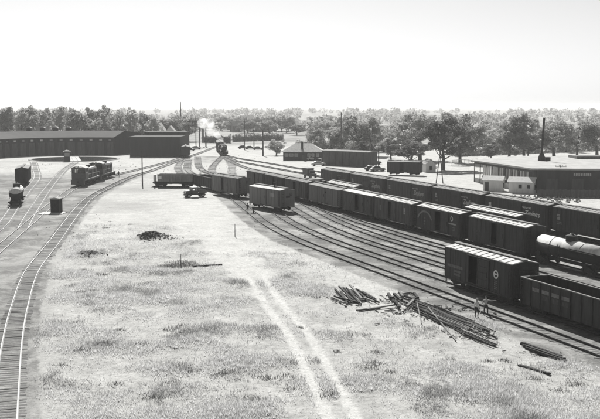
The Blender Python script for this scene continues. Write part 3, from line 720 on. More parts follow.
# ------------------------------------------------------------------ roundhouse, turntable, shops
def turntable():
    t = thing('turntable', 'sunken turntable with its pale bridge before the roundhouse', 'turntable', (PIT[0], PIT[1], 0))
    mb = MB(); n = 72; r0, r1 = PITR - .35, PITR + .75
    ring = lambda r, z: [(r*math.cos(2*PI*k/n), r*math.sin(2*PI*k/n), z) for k in range(n)]
    vs = ring(r0, -1.75) + ring(r0, .16) + ring(r1, .16) + ring(r1, -.3); fs = []
    for a in range(3):
        for k in range(n): j = (k+1) % n; fs.append((a*n+k, a*n+j, (a+1)*n+j, (a+1)*n+k))
    mb.add(vs, fs); mb.build('pit_wall', mt('timberpale'), t)
    br = thing_part = MB(); a = math.atan2(-73, 20); d = Vector((math.cos(a), math.sin(a), 0)); q = Vector((-d.y, d.x, 0)); L = PITR - .5
    for sgn in (-1, 1):
        g = MB(); g.bar(d*-L + q*sgn*.8 + Vector((0,0,-.6)), d*L + q*sgn*.8 + Vector((0,0,-.6)), .3, 1.2); g.build('girder', mt('iron'), t)
        r = MB(); r.bar(d*-L + q*sgn*.75 + Vector((0,0,.24)), d*L + q*sgn*.75 + Vector((0,0,.24)), .08, .14); r.build('rail', mt('railbright'), t)
        hr = MB(); hr.tube([d*-L + q*sgn*1.9 + Vector((0,0,1.1)), d*L + q*sgn*1.9 + Vector((0,0,1.1))], .03, 5)
        for k in np.linspace(-L, L, 11): hr.tube([d*k + q*sgn*1.9 + Vector((0,0,.1)), d*k + q*sgn*1.9 + Vector((0,0,1.1))], .025, 5)
        hr.build('handrail', mt('iron'), t)
    n_ = 60
    pl = cached('ttplank', lambda: MB().box(-.21, .21, -2.0, 2.0, .02, .12).mesh('deck_plank', mt('conc')))
    for k in range(n_):
        o = put('deck_plank', pl, t, d * (-L + (k+.5)*2*L/n_), a)
    return d, q, L
d_, q_, L_ = turntable()
cp = Vector((PIT[0], PIT[1], 0)) + d_ * (L_ - 1.5) - q_ * 2.9
t = thing('turntable_cabin', 'small dark control cabin at the near end of the turntable bridge', 'cabin', (cp.x, cp.y, .0), math.atan2(d_.y, d_.x))
MB().box(-1.0, 1.0, -.95, .95, .12, 1.7).build('wall', mt('brick2'), t)
up = MB()
for x in (-.95, 0, .95):
    for y in (-.9, .9): up.box(x-.05, x+.05, y-.05, y+.05, 1.701, 3.0)
up.box(-1, 1, -.95, .95, 3.001, 3.3); uo = up.build('window_frame', mt('brick2'), t)
for x in (-.97, .97): MB().box(x-.01, x+.01, -.84, .84, 1.72, 2.99).build('pane', mt('darkglass'), uo)
for y in (-.92, .92): MB().box(-.89, .89, y-.01, y+.01, 1.72, 2.99).build('pane', mt('darkglass'), uo)
MB().prism([(-1.3,3.301),(1.3,3.301),(1.1,3.55),(0,3.95),(-1.1,3.55)], 'x', -1.3, 1.3).build('roof', mt('paleroof'), t)

def roundhouse():
    t = thing('roundhouse', 'long dark curved brick roundhouse with four roof vents behind the turntable', 'roundhouse', (PIT[0], PIT[1], 0))
    a0, a1, n = 74.0, 186.0, 16; ri, rm, ro = 31.0, 40.0, 55.0; zi, zm, zo = 6.6, 9.0, 7.6; da = (a1-a0)/n
    P = lambda r, a, z: (r*math.cos(R(a)), r*math.sin(R(a)), z)
    w = MB(); rf = MB(); 
    for k in range(n):
        A, B = a0 + k*da, a0 + (k+1)*da
        fa, fb = A + da*.14, B - da*.14                         # opening of one stall
        for (x, y, zl, zh) in ((A, fa, 0, zi), (fb, B, 0, zi), (fa, fb, 5.0, zi)):
            vs = [P(ri, x, zl), P(ri, y, zl), P(ri+.5, y, zl), P(ri+.5, x, zl), P(ri, x, zh), P(ri, y, zh), P(ri+.5, y, zh), P(ri+.5, x, zh)]
            w.add(vs, [(0,1,5,4),(2,3,7,6),(0,4,7,3),(1,2,6,5),(0,3,2,1),(4,5,6,7)])
        w.add([P(ro, A, 0), P(ro, B, 0), P(ro, B, zo), P(ro, A, zo)], [(0,1,2,3)])
        for (r_a, z_a, r_b, z_b) in ((ri-.5, zi+.02, rm, zm), (rm, zm, ro+.6, zo)):
            vs = [P(r_a, A, z_a), P(r_a, B, z_a), P(r_b, B, z_b), P(r_b, A, z_b)]; vs += [(x, y, z+.22) for x, y, z in vs]
            rf.add(vs, [(0,3,2,1),(4,5,6,7),(0,1,5,4),(1,2,6,5),(2,3,7,6),(3,0,4,7)])
    for A in (a0, a1): w.add([P(ri, A, 0), P(ro, A, 0), P(ro, A, zo), P(rm, A, zm), P(ri, A, zi)], [(0,1,2,3,4)])
    w.build('wall', mt('brick'), t); rf.build('roof', mt('tar'), t)
    for k in range(n):
        A, B = a0 + k*da + da*.14, a0 + (k+1)*da - da*.14; mid_ = (A+B)/2
        for (x, y) in ((A, mid_-.05), (mid_+.05, B)):
            dm = MB(); vs = [P(ri+.2, x, 0), P(ri+.2, y, 0), P(ri+.3, y, 0), P(ri+.3, x, 0), P(ri+.2, x, 4.98), P(ri+.2, y, 4.98), P(ri+.3, y, 4.98), P(ri+.3, x, 4.98)]
            dm.add(vs, [(0,1,5,4),(2,3,7,6),(0,4,7,3),(1,2,6,5),(0,3,2,1),(4,5,6,7)]); dm.build('stall_door', mt('car2' if k % 3 else 'wood'), t)
        gm = MB(); vs = [P(ri-.03, mid_-1.0, 5.5), P(ri-.03, mid_+1.0, 5.5), P(ri-.01, mid_+1.0, 5.5), P(ri-.01, mid_-1.0, 5.5)]; vs += [(x, y, 6.15) for x, y, z in vs]
        gm.add(vs, [(0,1,5,4),(2,3,7,6),(0,4,7,3),(1,2,6,5),(0,3,2,1),(4,5,6,7)])
        gm.build('window', mt('silver' if k in (1,2,4,7,8,10) else 'darkglass'), t)
    for px in (29, 42.5, 55.5, 68.5, 110):
        x, y = gp(px, 131.0, 8.9); x -= PIT[0]; y -= PIT[1]
        s_ = 1.0 if px < 100 else .55
        v = MB(); v.box(x-.85*s_, x+.85*s_, y-.85*s_, y+.85*s_, 8.2, 8.9+1.3*s_); o = v.build('roof_vent', mt('iron'), t)
        MB().prism([(x-1.1*s_, 8.902+1.3*s_), (x+1.1*s_, 8.902+1.3*s_), (x+.5*s_, 9.35+1.3*s_), (x-.5*s_, 9.35+1.3*s_)], 'y', y-1.1*s_, y+1.1*s_).build('vent_cap', mt('paleroof'), o)
roundhouse()

def gable_house(name, label, cat, loc, rotz, L, Wd, eave, ridge, wall, roof, win=(), door=None, over=.35, group=None, chimney=None, hip=0.0, end_win=True):
    """long axis x, front face -y; win: (x, z, w, h) on the front"""
    t = thing(name, label, cat, (loc[0], loc[1], 0), rotz, group); h, w = L/2, Wd/2
    mb = MB(); mb.box(-h, h, -w, w, 0, eave)
    if not hip: mb.prism([(-w, eave+.001), (w, eave+.001), (0, ridge-.12)], 'x', -h, h)
    mb.build('wall', mt(wall), t)
    r = MB(); sl = (ridge-eave)/w
    if hip:
        A = [(-h-over,-w-over,eave-.02),(h+over,-w-over,eave-.02),(h+over,w+over,eave-.02),(-h-over,w+over,eave-.02),(-h+hip,0,ridge),(h-hip,0,ridge)]
        r.add(A + [(x,y,z-.12) for x,y,z in A[:4]], [(0,1,5,4),(2,3,4,5),(1,2,5),(3,0,4),(6,9,8,7),(0,6,7,1),(1,7,8,2),(2,8,9,3),(3,9,6,0)])
    else:
        r.prism([(-w-over, eave-over*sl), (0, ridge), (w+over, eave-over*sl), (w+over, eave-over*sl+.12), (0, ridge+.12), (-w-over, eave-over*sl+.12)], 'x', -h-over, h+over)
    ro = r.build('roof', mt(roof), t)
    for (x, z, ww, hh) in win:
        f = MB(); f.box(x-ww/2-.08, x+ww/2+.08, -w-.06, -w-.002, z-hh/2-.08, z+hh/2+.08); fo = f.build('window', mt('whitewash' if wall != 'whitewash' else 'car3'), t)
        MB().box(x-ww/2, x+ww/2, -w-.075, -w-.061, z-hh/2, z+hh/2).build('pane', mt('darkglass' if wall != 'whitewash' else 'black'), fo)
    if end_win and not hip:
        f = MB(); f.box(h+.002, h+.05, -.4, .4, eave*.5-.5, eave*.5+.6); f.build('window', mt('black'), t)
    if door is not None:
        MB().box(door-.45, door+.45, -w-.05, -w-.002, .02, 2.0).build('door', mt('car2'), t)
    if chimney is not None:
        x, y, zt, k = chimney; MB().box(x-k, x+k, y-k, y+k, eave*.7, zt).build('chimney', mt('brick2'), ro)
    return t
def flat_shop(name, label, loc, rotz, L, Wd, Hh, wall, roof, nwin=6, par=.35):
    t = thing(name, label, 'building', (loc[0], loc[1], 0), rotz); h, w = L/2, Wd/2
    MB().box(-h, h, -w, w, 0, Hh).build('wall', mt(wall), t)
    MB().box(-h-par, h+par, -w-par, w+par, Hh+.003, Hh+.28).build('roof', mt(roof), t)
    for k in range(nwin):
        x = -h + (k+.5)*L/nwin; f = MB().box(x-.6, x+.6, -w-.05, -w-.002, Hh*.42, Hh*.72).build('window', mt('iron'), t)
        MB().box(x-.5, x+.5, -w-.065, -w-.051, Hh*.44, Hh*.70).build('pane', mt('darkglass'), f)
    return t
flat_shop('engine_shop', 'dark flat-roofed engine shop right of the roundhouse', (-54.2, 360.5), 0, 18.6, 16, 7.3, 'brick', 'tar', 0)
flat_shop('machine_shop', 'low dark shop roof showing behind the engine shop', (-54.0, 384), 0, 16, 14, 8.4, 'brick', 'tar', 3)
boxcar('dark boxcar parked against the right end of the engine shop', 0, 0, 12.0, 'car', loc=(-42.6, 352), rotz=R(-84), panels=False, roof='roofgrey')

# switchman's shanty on its slab
x_, y_ = gp(55.5, 213.2)
t = thing('telephone_shanty', 'narrow black shanty with white roof beside the curving left track', 'shanty', (x_, y_+.8, 0), R(-6))
MB().box(-.8, .8, -.8, .8, .121, 2.45).build('wall', mt('black'), t)
MB().prism([(-.9,2.451),(.9,2.451),(.9,2.6),(0,2.8),(-.9,2.6)], 'y', -.95, .95).build('roof', mt('paleroof'), t)
MB().box(-.35, .35, -.84, -.802, .14, 1.95).build('door', mt('iron'), t)
sl = MB().box(-2.4, 1.7, -2.4, 1.2, -.05, .12).build('shanty_slab', mt('conc')); sl.location = (x_, y_, 0); tag(sl, 'pale concrete slab under the narrow black shanty', 'slab')

# station
x_, y_ = gp(302.5, 160.6)
gable_house('station', 'low depot with hipped pale roof and tall dark chimney beyond the tracks', 'station', (x_+.3, y_+4.2), R(-4), 13.6, 8.2, 3.1, 5.9, 'brick2', 'roofpan',
    win=[(-5.6,1.9,1.1,1.0),(-3.9,1.9,1.1,1.0),(-2.2,1.9,1.0,1.0),(2.2,1.9,.8,1.1),(3.6,1.9,.8,1.1),(5.2,1.9,.8,1.1)], door=.2, over=.7, hip=4.0, chimney=(-.2,-3.2,6.6,.35))
# dark storehouse, two sections
t = thing('storehouse', 'long dark windowless storehouse behind the back boxcar row', 'storehouse', (15.6, 299.5, 0), R(-40))
wl = MB(); wl.box(-9.2, 9.2, -2.4, 2.4, 0, 4.6)
wl.build('wall', mt('wood'), t)
bd = cached('stboard', lambda: MB().box(-.24, .24, -.03, 0, 0, 4.5).mesh('wall_board', mt('wood')))
bd2 = cached('stboard2', lambda: MB().box(-.24, .24, -.03, 0, 0, 4.5).mesh('wall_board', mt('car')))
for k in range(34): put('wall_board', bd if (k*7) % 5 else bd2, t, (-8.9 + k*.54, -2.402, .03))
MB().prism([(-2.6,4.602),(2.6,4.602),(2.6,4.75),(0,5.05),(-2.6,4.75)], 'x', -9.4, 9.4).build('roof', mt('roofgrey'), t)
MB().box(3.4, 5.6, -2.55, -2.436, .1, 3.2).build('door', mt('car2'), t)
boxcar('short old boxcar standing alone by the small white gabled hut', 0, 0, 9.2, 'car', 'open', loc=(28.7, 258.5), rotz=R(-24), panels=False, roof='roofgrey', dw=.7, tall=-.35, doorx=-.4)
x_, y_ = gp(429.5, 172.5)
gable_house('gabled_hut', 'small white gabled hut right of the short old boxcar', 'hut', (x_, y_+2), R(-76), 3.4, 3.0, 2.4, 3.7, 'whitewash', 'paleroof', over=.2)
# two white huts
x_, y_ = gp(491, 191.6)
gable_house('white_hut', 'smaller white hut with dark doorway, left of the pair', 'hut', (x_+1.0, y_+1.8), R(-24), 4.2, 2.8, 2.5, 3.3, 'whitewash', 'whitewash', door=-1.3, over=.3, group=None)
x_, y_ = gp(520, 193.6)
gable_house('white_hut', 'larger white hut with dark windows, right of the pair', 'hut', (x_+.9, y_+1.8), R(-24), 5.4, 3.0, 2.5, 3.4, 'whitewash', 'whitewash', win=[(-.2,1.5,.6,.7),(1.6,1.5,.5,.6)], over=.3)
# freight house on the right
def freight_house():
    A = Vector((43.6, 235.5, 0)); B = Vector((50.6, 204.6, 0)); Cc = Vector((92, 200, 0)); D = Vector((98, 243, 0)); E_ = Vector((60, 256, 0))
    t = thing('freight_house', 'large freight house with broad pale flat roof at the right', 'building', (B.x, B.y, 0)); o = B.copy(); Hh = 5.1
    poly = [A, B, Cc, D, E_]
    rf = MB(); cen = sum(poly, Vector()) / 5
    q = [(p + (p - cen).normalized()*.9 - o) for p in poly]
    rf.prism([(p.x, p.y) for p in q], 'z', Hh+.003, Hh+.35); ro = rf.build('roof', mt('paleroof'), t)
    # right, closed face
    w = MB(); w.prism([((p-o).x, (p-o).y) for p in (A.lerp(E_, .42), B.lerp(Cc, .02), Cc, D, E_)], 'z', 0, Hh); w.build('wall', mt('brick2'), t)
    # left face: an open loading porch with posts and pale glazed wall set back
    n = 9; side = (B - A); inn = Vector((-side.y, side.x, 0)).normalized()
    if inn.x < 0: inn = -inn
    for k in range(n + 1):
        p = A + side * k / n - o; MB().box(p.x-.11, p.x+.11, p.y-.11, p.y+.11, 0, Hh).build('post', mt('pole'), t)
    MB().bar(A - o + Vector((0,0,Hh-.25)) + inn*.01, B - o + Vector((0,0,Hh-.25)) + inn*.01, .3, .5).build('eave_beam', mt('brick2'), t)
    bk = MB(); a2, b2 = A + inn*2.2 - o, B + inn*2.2 - o
    bk.bar(a2 + Vector((0,0,.8)), b2 + Vector((0,0,.8)), .2, 1.6); bk.bar(a2 + Vector((0,0,4.6)), b2 + Vector((0,0,4.6)), .2, .8); bk.build('porch_wall', mt('car3'), t)
    for k in range(26):
        p = a2.lerp(b2, (k+.5)/26); f = (b2-a2).normalized()*.42; MB().bar(p - f + Vector((0,0,2.9)), p + f + Vector((0,0,2.9)), .06, 2.58).build('pane', mt('whitewash' if k % 6 != 4 and k != 11 else 'darkglass'), t)
    pf = MB(); pf.bar(A - o + inn*1.1 + Vector((0,0,.55)), B - o + inn*1.1 + Vector((0,0,.55)), 2.1, 1.1); pf.build('platform', mt('conc'), t)
    d = (Cc - B).normalized(); ang = math.atan2(d.y, d.x)
    rr = random.Random(5); nrm = Vector((d.y, -d.x, 0))
    for (ua, ub) in ((8.6, 9.2), (9.6, 12.4), (14.2, 14.8), (15.8, 18.2)):
        mb = MB(); u = ua
        while u < ub:
            q = rr.uniform(.2, .4); p = B + d*u - o + nrm*.06; mb.bar(p + Vector((0,0,4.1)), p + d*q + Vector((0,0,4.1)), .04, .6); u += q + .14
        mb.build('sign_lettering', mt('lettermid'), t)
    for k in range(6):
        p = B + d*(4 + k*5.5) - o; nrm = Vector((d.y, -d.x, 0)); f = d*1.3
        MB().bar(p - f + nrm*.02 + Vector((0,0,1.9)), p + f + nrm*.02 + Vector((0,0,1.9)), .1, 2.6).build('door', mt('wood'), t)
    mo = MB(); mo.box(20, 46, 36, 44, Hh+.36, Hh+1.0); mo.build('roof_monitor', mt('roofdark'), ro)
freight_house()
x_, y_ = gp(541.5, 161, 5.4)
t = thing('steel_stack', 'tall thin black steel stack rising from the pale freight house roof', 'smokestack', (x_, y_, 5.46))
MB().tube([(0,0,0),(0,0,.9),(0,0,2.0)], [.9,.85,.4], 12).build('flared_base', mt('black'), t)
MB().tube([(0,0,1.9),(.2,0,6.2),(.38,0,10.6)], [.3,.28,.26], 12).build('flue', mt('black'), t)
MB().box(.9, 2.1, -.5, .5, 0, .9).build('base_box', mt('black'), t)

# ------------------------------------------------------------------ poles
def pole(name, label, px, py, ytop, r=.16, arms=0, cat='pole', aw=1.2, lean=0.0):
    x, y = gp(px, py); h = CAMZ - (ytop - HOR) * y / F
    t = thing(name, label, cat, (x, y, 0)); MB().tube([(0,0,0),(lean*.5,0,h*.5),(lean,0,h)], [r*1.15,r,r*.8], 8).build('shaft', mt('pole'), t)
    for k in range(arms):
        z = h - .35 - k*.7; MB().box(lean-aw, lean+aw, -.06-r, .06-r, z-.07, z+.07).build('crossarm', mt('pole'), t)
        for s_ in np.linspace(-aw+.1, aw-.1, 4): MB().tube([(lean+s_,-r,z+.07),(lean+s_,-r,z+.25)], .05, 6).build('insulator', mt('darkglass'), t)
    return t
pole('bare_pole', 'lone dark pole standing left of the broadside dump car', 142.5, 185.6, 150, .14)
pole('tall_stack_pole', 'tall thin dark mast rising above the shops, left of the smoke', 181, 141, 102, .32, cat='mast')
pole('utility_pole', 'thin utility pole beyond the steam locomotive, left of a shorter pair', 244.5, 150, 119, .2, 1)
pole('utility_pole', 'short dark post between the thin utility pole and the thick post', 254, 148, 126, .22)
pole('signal_mast', 'thick dark signal mast left of the small round tree', 263, 156, 130, .26, cat='signal')
pole('utility_pole', 'utility pole rising behind the depot roof', 341, 158, 112, .2, 2)
pole('utility_pole', 'utility pole between the storehouse and the narrow dark tree', 378.5, 168, 144, .17, 1)
pole('utility_pole', 'short utility pole behind the storehouse right half', 367, 160, 129, .16, 1)
pole('utility_pole', 'thin pole with crossarm before the freight house right wall', 560, 192, 164.5, .12, 1)
pole('utility_pole', 'utility pole standing right of the tall mast and engine shop', 189, 150, 125, .22, 1)
pole('utility_pole', 'utility pole just left of the water crane frame', 196, 147, 118, .2, 1)
pole('stake', 'thin stake standing in the bare dirt above the wagon ruts', 235, 236.5, 224, .05)
pole('stake', 'thin stake standing beside the dark grass patch and board', 181, 266, 255, .04)
# A-frame
x_, y_ = gp(439.5, 183.5); t = thing('timber_a_frame', 'dark timber A-frame behind the back boxcar row', 'frame', (x_, y_, 0))
for s_ in (-1, 1): MB().bar((s_*.85,0,0),(s_*.12,0,6.4),.2,.2,up=(0,1,0)).build('leg', mt('pole'), t)
MB().box(-.55,.55,-.08,.08,2.5,2.7).build('brace', mt('pole'), t); MB().bar((0,0,6.2),(0,0,9.4),.22).build('mast', mt('pole'), t)
# sanding / water crane frame
x_, y_ = gp(202.5, 147); t = thing('crane_frame', 'dark gantry with a wide crossbeam left of the smoke plume', 'gantry', (x_, y_, 0))
for xx, r_ in ((-1.3, .24), (1.6, .28)): MB().bar((xx,0,0),(xx,0,11.2),r_*2).build('post', mt('pole'), t)
MB().box(-4.6,4.6,-.5,.5,11.2,12.4).build('crossbeam', mt('pole'), t); MB().bar((-1.0,0,12.4),(-1.0,0,15.0),.25).build('mast', mt('pole'), t)
MB().box(-.2,.7,-.4,.4,2.0,9.0).build('ladder_cage', mt('car3'), t)

# ------------------------------------------------------------------ trees
leafmat('foliage dark', 0.15, .5, .45, .35); leafmat('foliage mid', 0.28, .55, .45, .35); leafmat('foliage light', 0.36, .55, .4, .35)  # lighter tones also paint some distance haze into the far trees' leaves
def tree_meshes(seed, shape, tone, nleaf=7500, leaf=.42):
    """unit tree about 10 m tall: trunk with limbs, crown of leaf faces gathered in clumps"""
    rg = np.random.RandomState(seed); rnd = random.Random(seed)
    rx, rz, zc = {'round': (3.6, 4.0, 5.7), 'tall': (2.6, 4.4, 5.3), 'wide': (4.8, 3.8, 5.6), 'narrow': (1.6, 4.7, 5.1), 'open': (4.0, 4.3, 5.4)}[shape]
    ncl = {'round': 40, 'tall': 36, 'wide': 44, 'narrow': 26, 'open': 36}[shape]
    cl = []
    while len(cl) < ncl:
        p = rg.uniform(-1, 1, 3); r = np.linalg.norm(p)
        if r > 1 or r < .25: continue
        q = p * np.array([rx, rx, rz]) * (0.72 + .3 * rg.rand()); q[2] += zc
        if q[2] < 1.2: continue
        cl.append((q, rg.uniform(.45, 1.08) * (1.0 if shape != 'narrow' else .7)))
    tb = MB(); top = zc + rz*.35
    bx = [Vector((rnd.uniform(-.15,.15)*k, rnd.uniform(-.15,.15)*k, top*k/4)) for k in range(5)]
    tb.tube(bx, [.30,.22,.17,.11,.05], 7)
    for q, r in cl[::2]:
        k = min(3, max(1, int(q[2] / top * 3))); b0 = bx[k]; m_ = (b0 + Vector(q)) * .5 + Vector((0,0,-.3))
        tb.tube([b0, m_, Vector(q)], [.10,.06,.02], 5)
    w = np.array([r**2 for _, r in cl]); pick = rg.choice(ncl, nleaf, p=w/w.sum())
    cen = np.array([q for q, _ in cl])[pick]; rad = np.array([r for _, r in cl])[pick]
    d = rg.normal(size=(nleaf, 3)); d /= np.linalg.norm(d, axis=1)[:, None]
    pos = cen + d * (rad * (0.55 + .55 * rg.rand(nleaf)))[:, None] * np.array([1, 1, .8])
    nrm = d + rg.normal(size=(nleaf, 3)) * .8; nrm /= np.linalg.norm(nrm, axis=1)[:, None]
    tv = np.cross(nrm, rg.normal(size=(nleaf, 3))); tv /= np.linalg.norm(tv, axis=1)[:, None]; bv = np.cross(nrm, tv)
    s1 = leaf * (0.5 + .9 * rg.rand(nleaf))[:, None]; s2 = s1 * (.5 + .4 * rg.rand(nleaf))[:, None]
    V = np.stack([pos - tv*s1*.5, pos + bv*s2*.5 + nrm*.05, pos + tv*s1*.5, pos - bv*s2*.5 + nrm*.04], 1).reshape(-1, 3)
    Fc = np.arange(nleaf*4).reshape(-1, 4)
    return tb.mesh('trunk', mt('bark')), np_mesh('crown', V, Fc, MATS['foliage ' + tone])
def tree(label, px, py, ytop, wpx, shape, tone, var=0, name='tree', group=None, nleaf=7500, xy=None, hh=None, ww=None):
    tm, cm = cached(('tree', shape, tone, var, nleaf), lambda: tree_meshes(hash((len(shape), var*17 + 3)) % 9999 + 11*len(tone), shape, tone, nleaf, 0.31 if nleaf > 5000 else .45))
    if xy is None:
        x, y = gp(px, py); h = CAMZ - (ytop - HOR) * y / F; w = wpx * y / F
    else: (x, y), h, w = xy, hh, ww
    base = {'round': (7.6, 10.2), 'tall': (5.8, 10.3), 'wide': (10.0, 10.0), 'narrow': (3.7, 10.2), 'open': (8.4, 10.2)}[shape]
    t = thing(name, label, 'tree', (x, y, 0), random.uniform(0, 6.28), group)
    sxy, sz = 1.3 * w / base[0], h / base[1]
    for nm, me in (('trunk', tm), ('crown', cm)):
        o = put(nm, me, t); o.scale = (sxy, sxy, sz)
    return t
for i, a in enumerate([
    ('large broad tree above the small white gabled hut', 443, 170, 111, 44, 'round', 'dark', 0),
    ('tall lighter tree crowning behind the large broad tree', 460, 163, 107, 40, 'open', 'mid', 1),
    ('feathery light tree left of the large broad tree', 420, 160, 105, 46, 'open', 'light', 0),
    ('round dark tree directly behind the short old boxcar', 411, 166, 136, 36, 'round', 'dark', 1),
    ('narrow dark tree between the storehouse and the short old boxcar', 391, 160, 132, 15, 'tall', 'dark', 0),
    ('tall pale tree rising behind the storehouse middle', 357, 156, 111, 30, 'open', 'mid', 2),
    ('tall pale tree behind the storehouse right half', 372, 156, 113, 28, 'open', 'light', 1),
    ('slim dark conifer-shaped tree just behind the storehouse roof', 362, 163, 137, 13, 'narrow', 'dark', 0),
    ('dark tree left of the pole behind the depot', 315, 153, 125, 20, 'round', 'mid', 0),
    ('mid grey tree behind the storehouse left end', 332, 154, 127, 24, 'round', 'mid', 2),
    ('small pale round tree left of the depot', 276.5, 155.5, 137, 17, 'round', 'light', 0),
    ('dark lone tree far beyond the depot roof', 286.5, 133, 114, 13, 'round', 'mid', 0),
    ('dark lollipop tree behind the freight house left end', 491, 160.5, 138, 19, 'round', 'dark', 2),
    ('slender tree left of the tallest right-hand tree', 509, 158, 117, 24, 'tall', 'mid', 1),
    ('tallest tree of the right group, left of the steel stack', 524, 158, 109, 34, 'open', 'mid', 0),
    ('darker low tree in front of the tallest right tree', 528, 158, 132, 20, 'round', 'dark', 0),
    ('leafy tree just right of the steel stack', 554, 156, 119, 36, 'round', 'mid', 1),
    ('leafy tree near the right edge beyond the freight house', 577, 156, 121, 30, 'open', 'mid', 2),
    ('tree at the right edge beyond the freight house', 597, 156, 116, 34, 'round', 'mid', 0),
    ('tree behind the steel stack, paler', 541, 150, 118, 30, 'open', 'light', 2),
    ('small shrub-like tree at the foot of the right trees', 516, 157.5, 147, 15, 'wide', 'light', 0),
    ('pale tree between the large tree and the lollipop tree', 478, 154, 128, 26, 'open', 'light', 0),
    ('pale bushy tree behind the narrow dark tree', 399, 153, 126, 26, 'wide', 'light', 1),
    ('pale tree with drooping crown above the storehouse left end', 341, 154, 122, 24, 'open', 'light', 0),
    ('pale leafy tree between the slender tree and the lollipop tree', 500, 153, 127, 22, 'open', 'light', 1),
    ('pale leafy tree between steel stack and the right edge tree', 566, 152, 126, 24, 'wide', 'light', 2),
    ('pale bushy tree right behind the narrow dark tree', 384, 152, 128, 26, 'open', 'light', 2),
    ]): tree(*a)
rnd = random.Random(21)
# hazy row behind the roundhouse
for k in range(30):
    px = -6 + k*6.6 + rnd.uniform(-2.5, 2.5); Yd = rnd.uniform(425, 540); top = rnd.uniform(102, 111) if px < 135 else rnd.uniform(109, 120)
    py = HOR + CAMZ*F/Yd
    tree('hazy leafy tree in the thick row behind the dark roundhouse', px, py, top, rnd.uniform(17, 30), rnd.choice(['round','open','wide','round']), rnd.choice(['mid','light','light','mid']), rnd.randrange(2), group='trees behind the roundhouse', nleaf=3600)
# scattered hazy trees in the middle distance
for k in range(34):
    px = rnd.uniform(195, 345); Yd = rnd.uniform(520, 1000); py = HOR + CAMZ*F/Yd; h = rnd.uniform(6, 12)
    tree('small hazy tree among far houses beyond the steam locomotive', 0, 0, 0, 0, rnd.choice(['round','wide','open']), rnd.choice(['dark','mid']), rnd.randrange(2), group='far scattered trees', nleaf=3600, xy=gp(px, py), hh=h, ww=h*rnd.uniform(.9, 1.6))
# trees behind the right-hand groups, leaf colour paled to stand for distance haze
for k in range(28):
    px = rnd.uniform(335, 612); Yd = rnd.uniform(420, 680); py = HOR + CAMZ*F/Yd; h = rnd.uniform(6, 11)
    tree('pale hazy tree in the belt beyond the right-hand tree groups', 0, 0, 0, 0, rnd.choice(['round','wide','open']), 'light', rnd.randrange(2), group='tree belt on the right', nleaf=3600, xy=gp(px, py), hh=h, ww=h*rnd.uniform(.9, 1.5))
# far woods on the horizon: one mass, leaf tone lightened in place of thicker haze
def far_woods():
    rg = np.random.RandomState(5); nt_, per = 900, 60
    ang = rg.uniform(-.37, .37, nt_); dist = rg.choice([720, 900, 1100, 1400, 1900, 2600], nt_, p=[.10,.17,.2,.2,.18,.15]) * rg.uniform(.93, 1.07, nt_)
    dens = np.array([noise.noise(Vector((a*18, d*.003, 1))) for a, d in zip(ang, dist)]); k = dens > -.12; ang, dist = ang[k], dist[k]; nt_ = len(ang)
    h = rg.uniform(5, 11, nt_) * (1 + (dist > 1500)*.5); w = h*rg.uniform(.5, 1.1, nt_)
    q = rg.normal(size=(nt_, per, 3)); q /= np.linalg.norm(q, axis=2)[:, :, None]; q *= (.55 + .45*rg.rand(nt_, per))[:, :, None]
    pos = np.stack([(np.sin(ang)*dist)[:, None] + q[:, :, 0]*w[:, None], (np.cos(ang)*dist)[:, None] + q[:, :, 1]*w[:, None], (h*.55)[:, None] + q[:, :, 2]*(h*.5)[:, None]], 2).reshape(-1, 3)
    n = len(pos); s = (np.repeat(h, per)*.13*(.6 + .8*rg.rand(n)))[:, None]
    a = rg.normal(size=(n, 3)); a /= np.linalg.norm(a, axis=1)[:, None]; b = np.cross(a, rg.normal(size=(n, 3))); b /= np.linalg.norm(b, axis=1)[:, None]
    V = np.stack([pos - a*s, pos - b*s, pos + a*s, pos + b*s], 1).reshape(-1, 3)
    o = put('far_woods', np_mesh('far_woods', V, np.arange(n*4).reshape(-1, 4), MATS['foliage mid'])); tag(o, 'hazy low woods along the horizon', 'woods', kind='stuff')
far_woods()

# far houses and sheds
far = [(27,137.5,430,9,5,8,0,'whitewash','roofgrey','white gabled house among trees above the roundhouse, leftmost'),
    (41,134,455,7,6,9,.2,'whitewash','paleroof','bright white house above the roundhouse between its first two vents'),
    (62,136,440,8,4.5,7.5,.4,'car4','paleroof','pale-roofed house behind the third roundhouse vent'),
    (160.5,139,470,8,5.5,10.5,PI/2,'whitewash','paleroof','pale gabled house behind the low shop, left of the pair'),
    (171,139,475,7,5,9.0,PI/2,'whitewash','paleroof','pale gabled house behind the low shop, right of the pair'),
    (216,122,800,16,5,7.5,.1,'car4','paleroof','far house with long pale roof left above the smoke plume'),
    (257,129,700,18,5,7,-.1,'car4','paleroof','far long building with pale roof above the signal mast'),
    (238,130,690,9,5,8,.3,'car3','paleroof','far small house above the steam locomotive'),
    (270,127,760,12,5,8,.2,'car4','roofgrey','far house left of the dark lone tree'),
    (305,128,720,14,5,8,-.2,'car4','paleroof','far pale house beyond the depot roof, right side'),
    (322,124,820,14,5,8,.1,'whitewash','roofgrey','far pale house left of the pole behind the depot'),
    (247,120,1000,14,6,9,.4,'car4','paleroof','farthest pale house near the horizon, centre'),
    (466,150,420,10,3.5,6,.2,'whitewash','paleroof','pale house half hidden beyond the right tree belt')]
for (px, py, Yd, L, e, r, rz, w, rf, lab) in far:
    yy = HOR + CAMZ*F/Yd
    gable_house('house', lab, 'house', gp(px, yy), rz, L, 7 if L < 12 else 9, e, r, w, rf, win=[(-L*.25, e*.5, 1.0, 1.3), (L*.25, e*.5, 1.0, 1.3)], door=0, end_win=False, group='far houses')
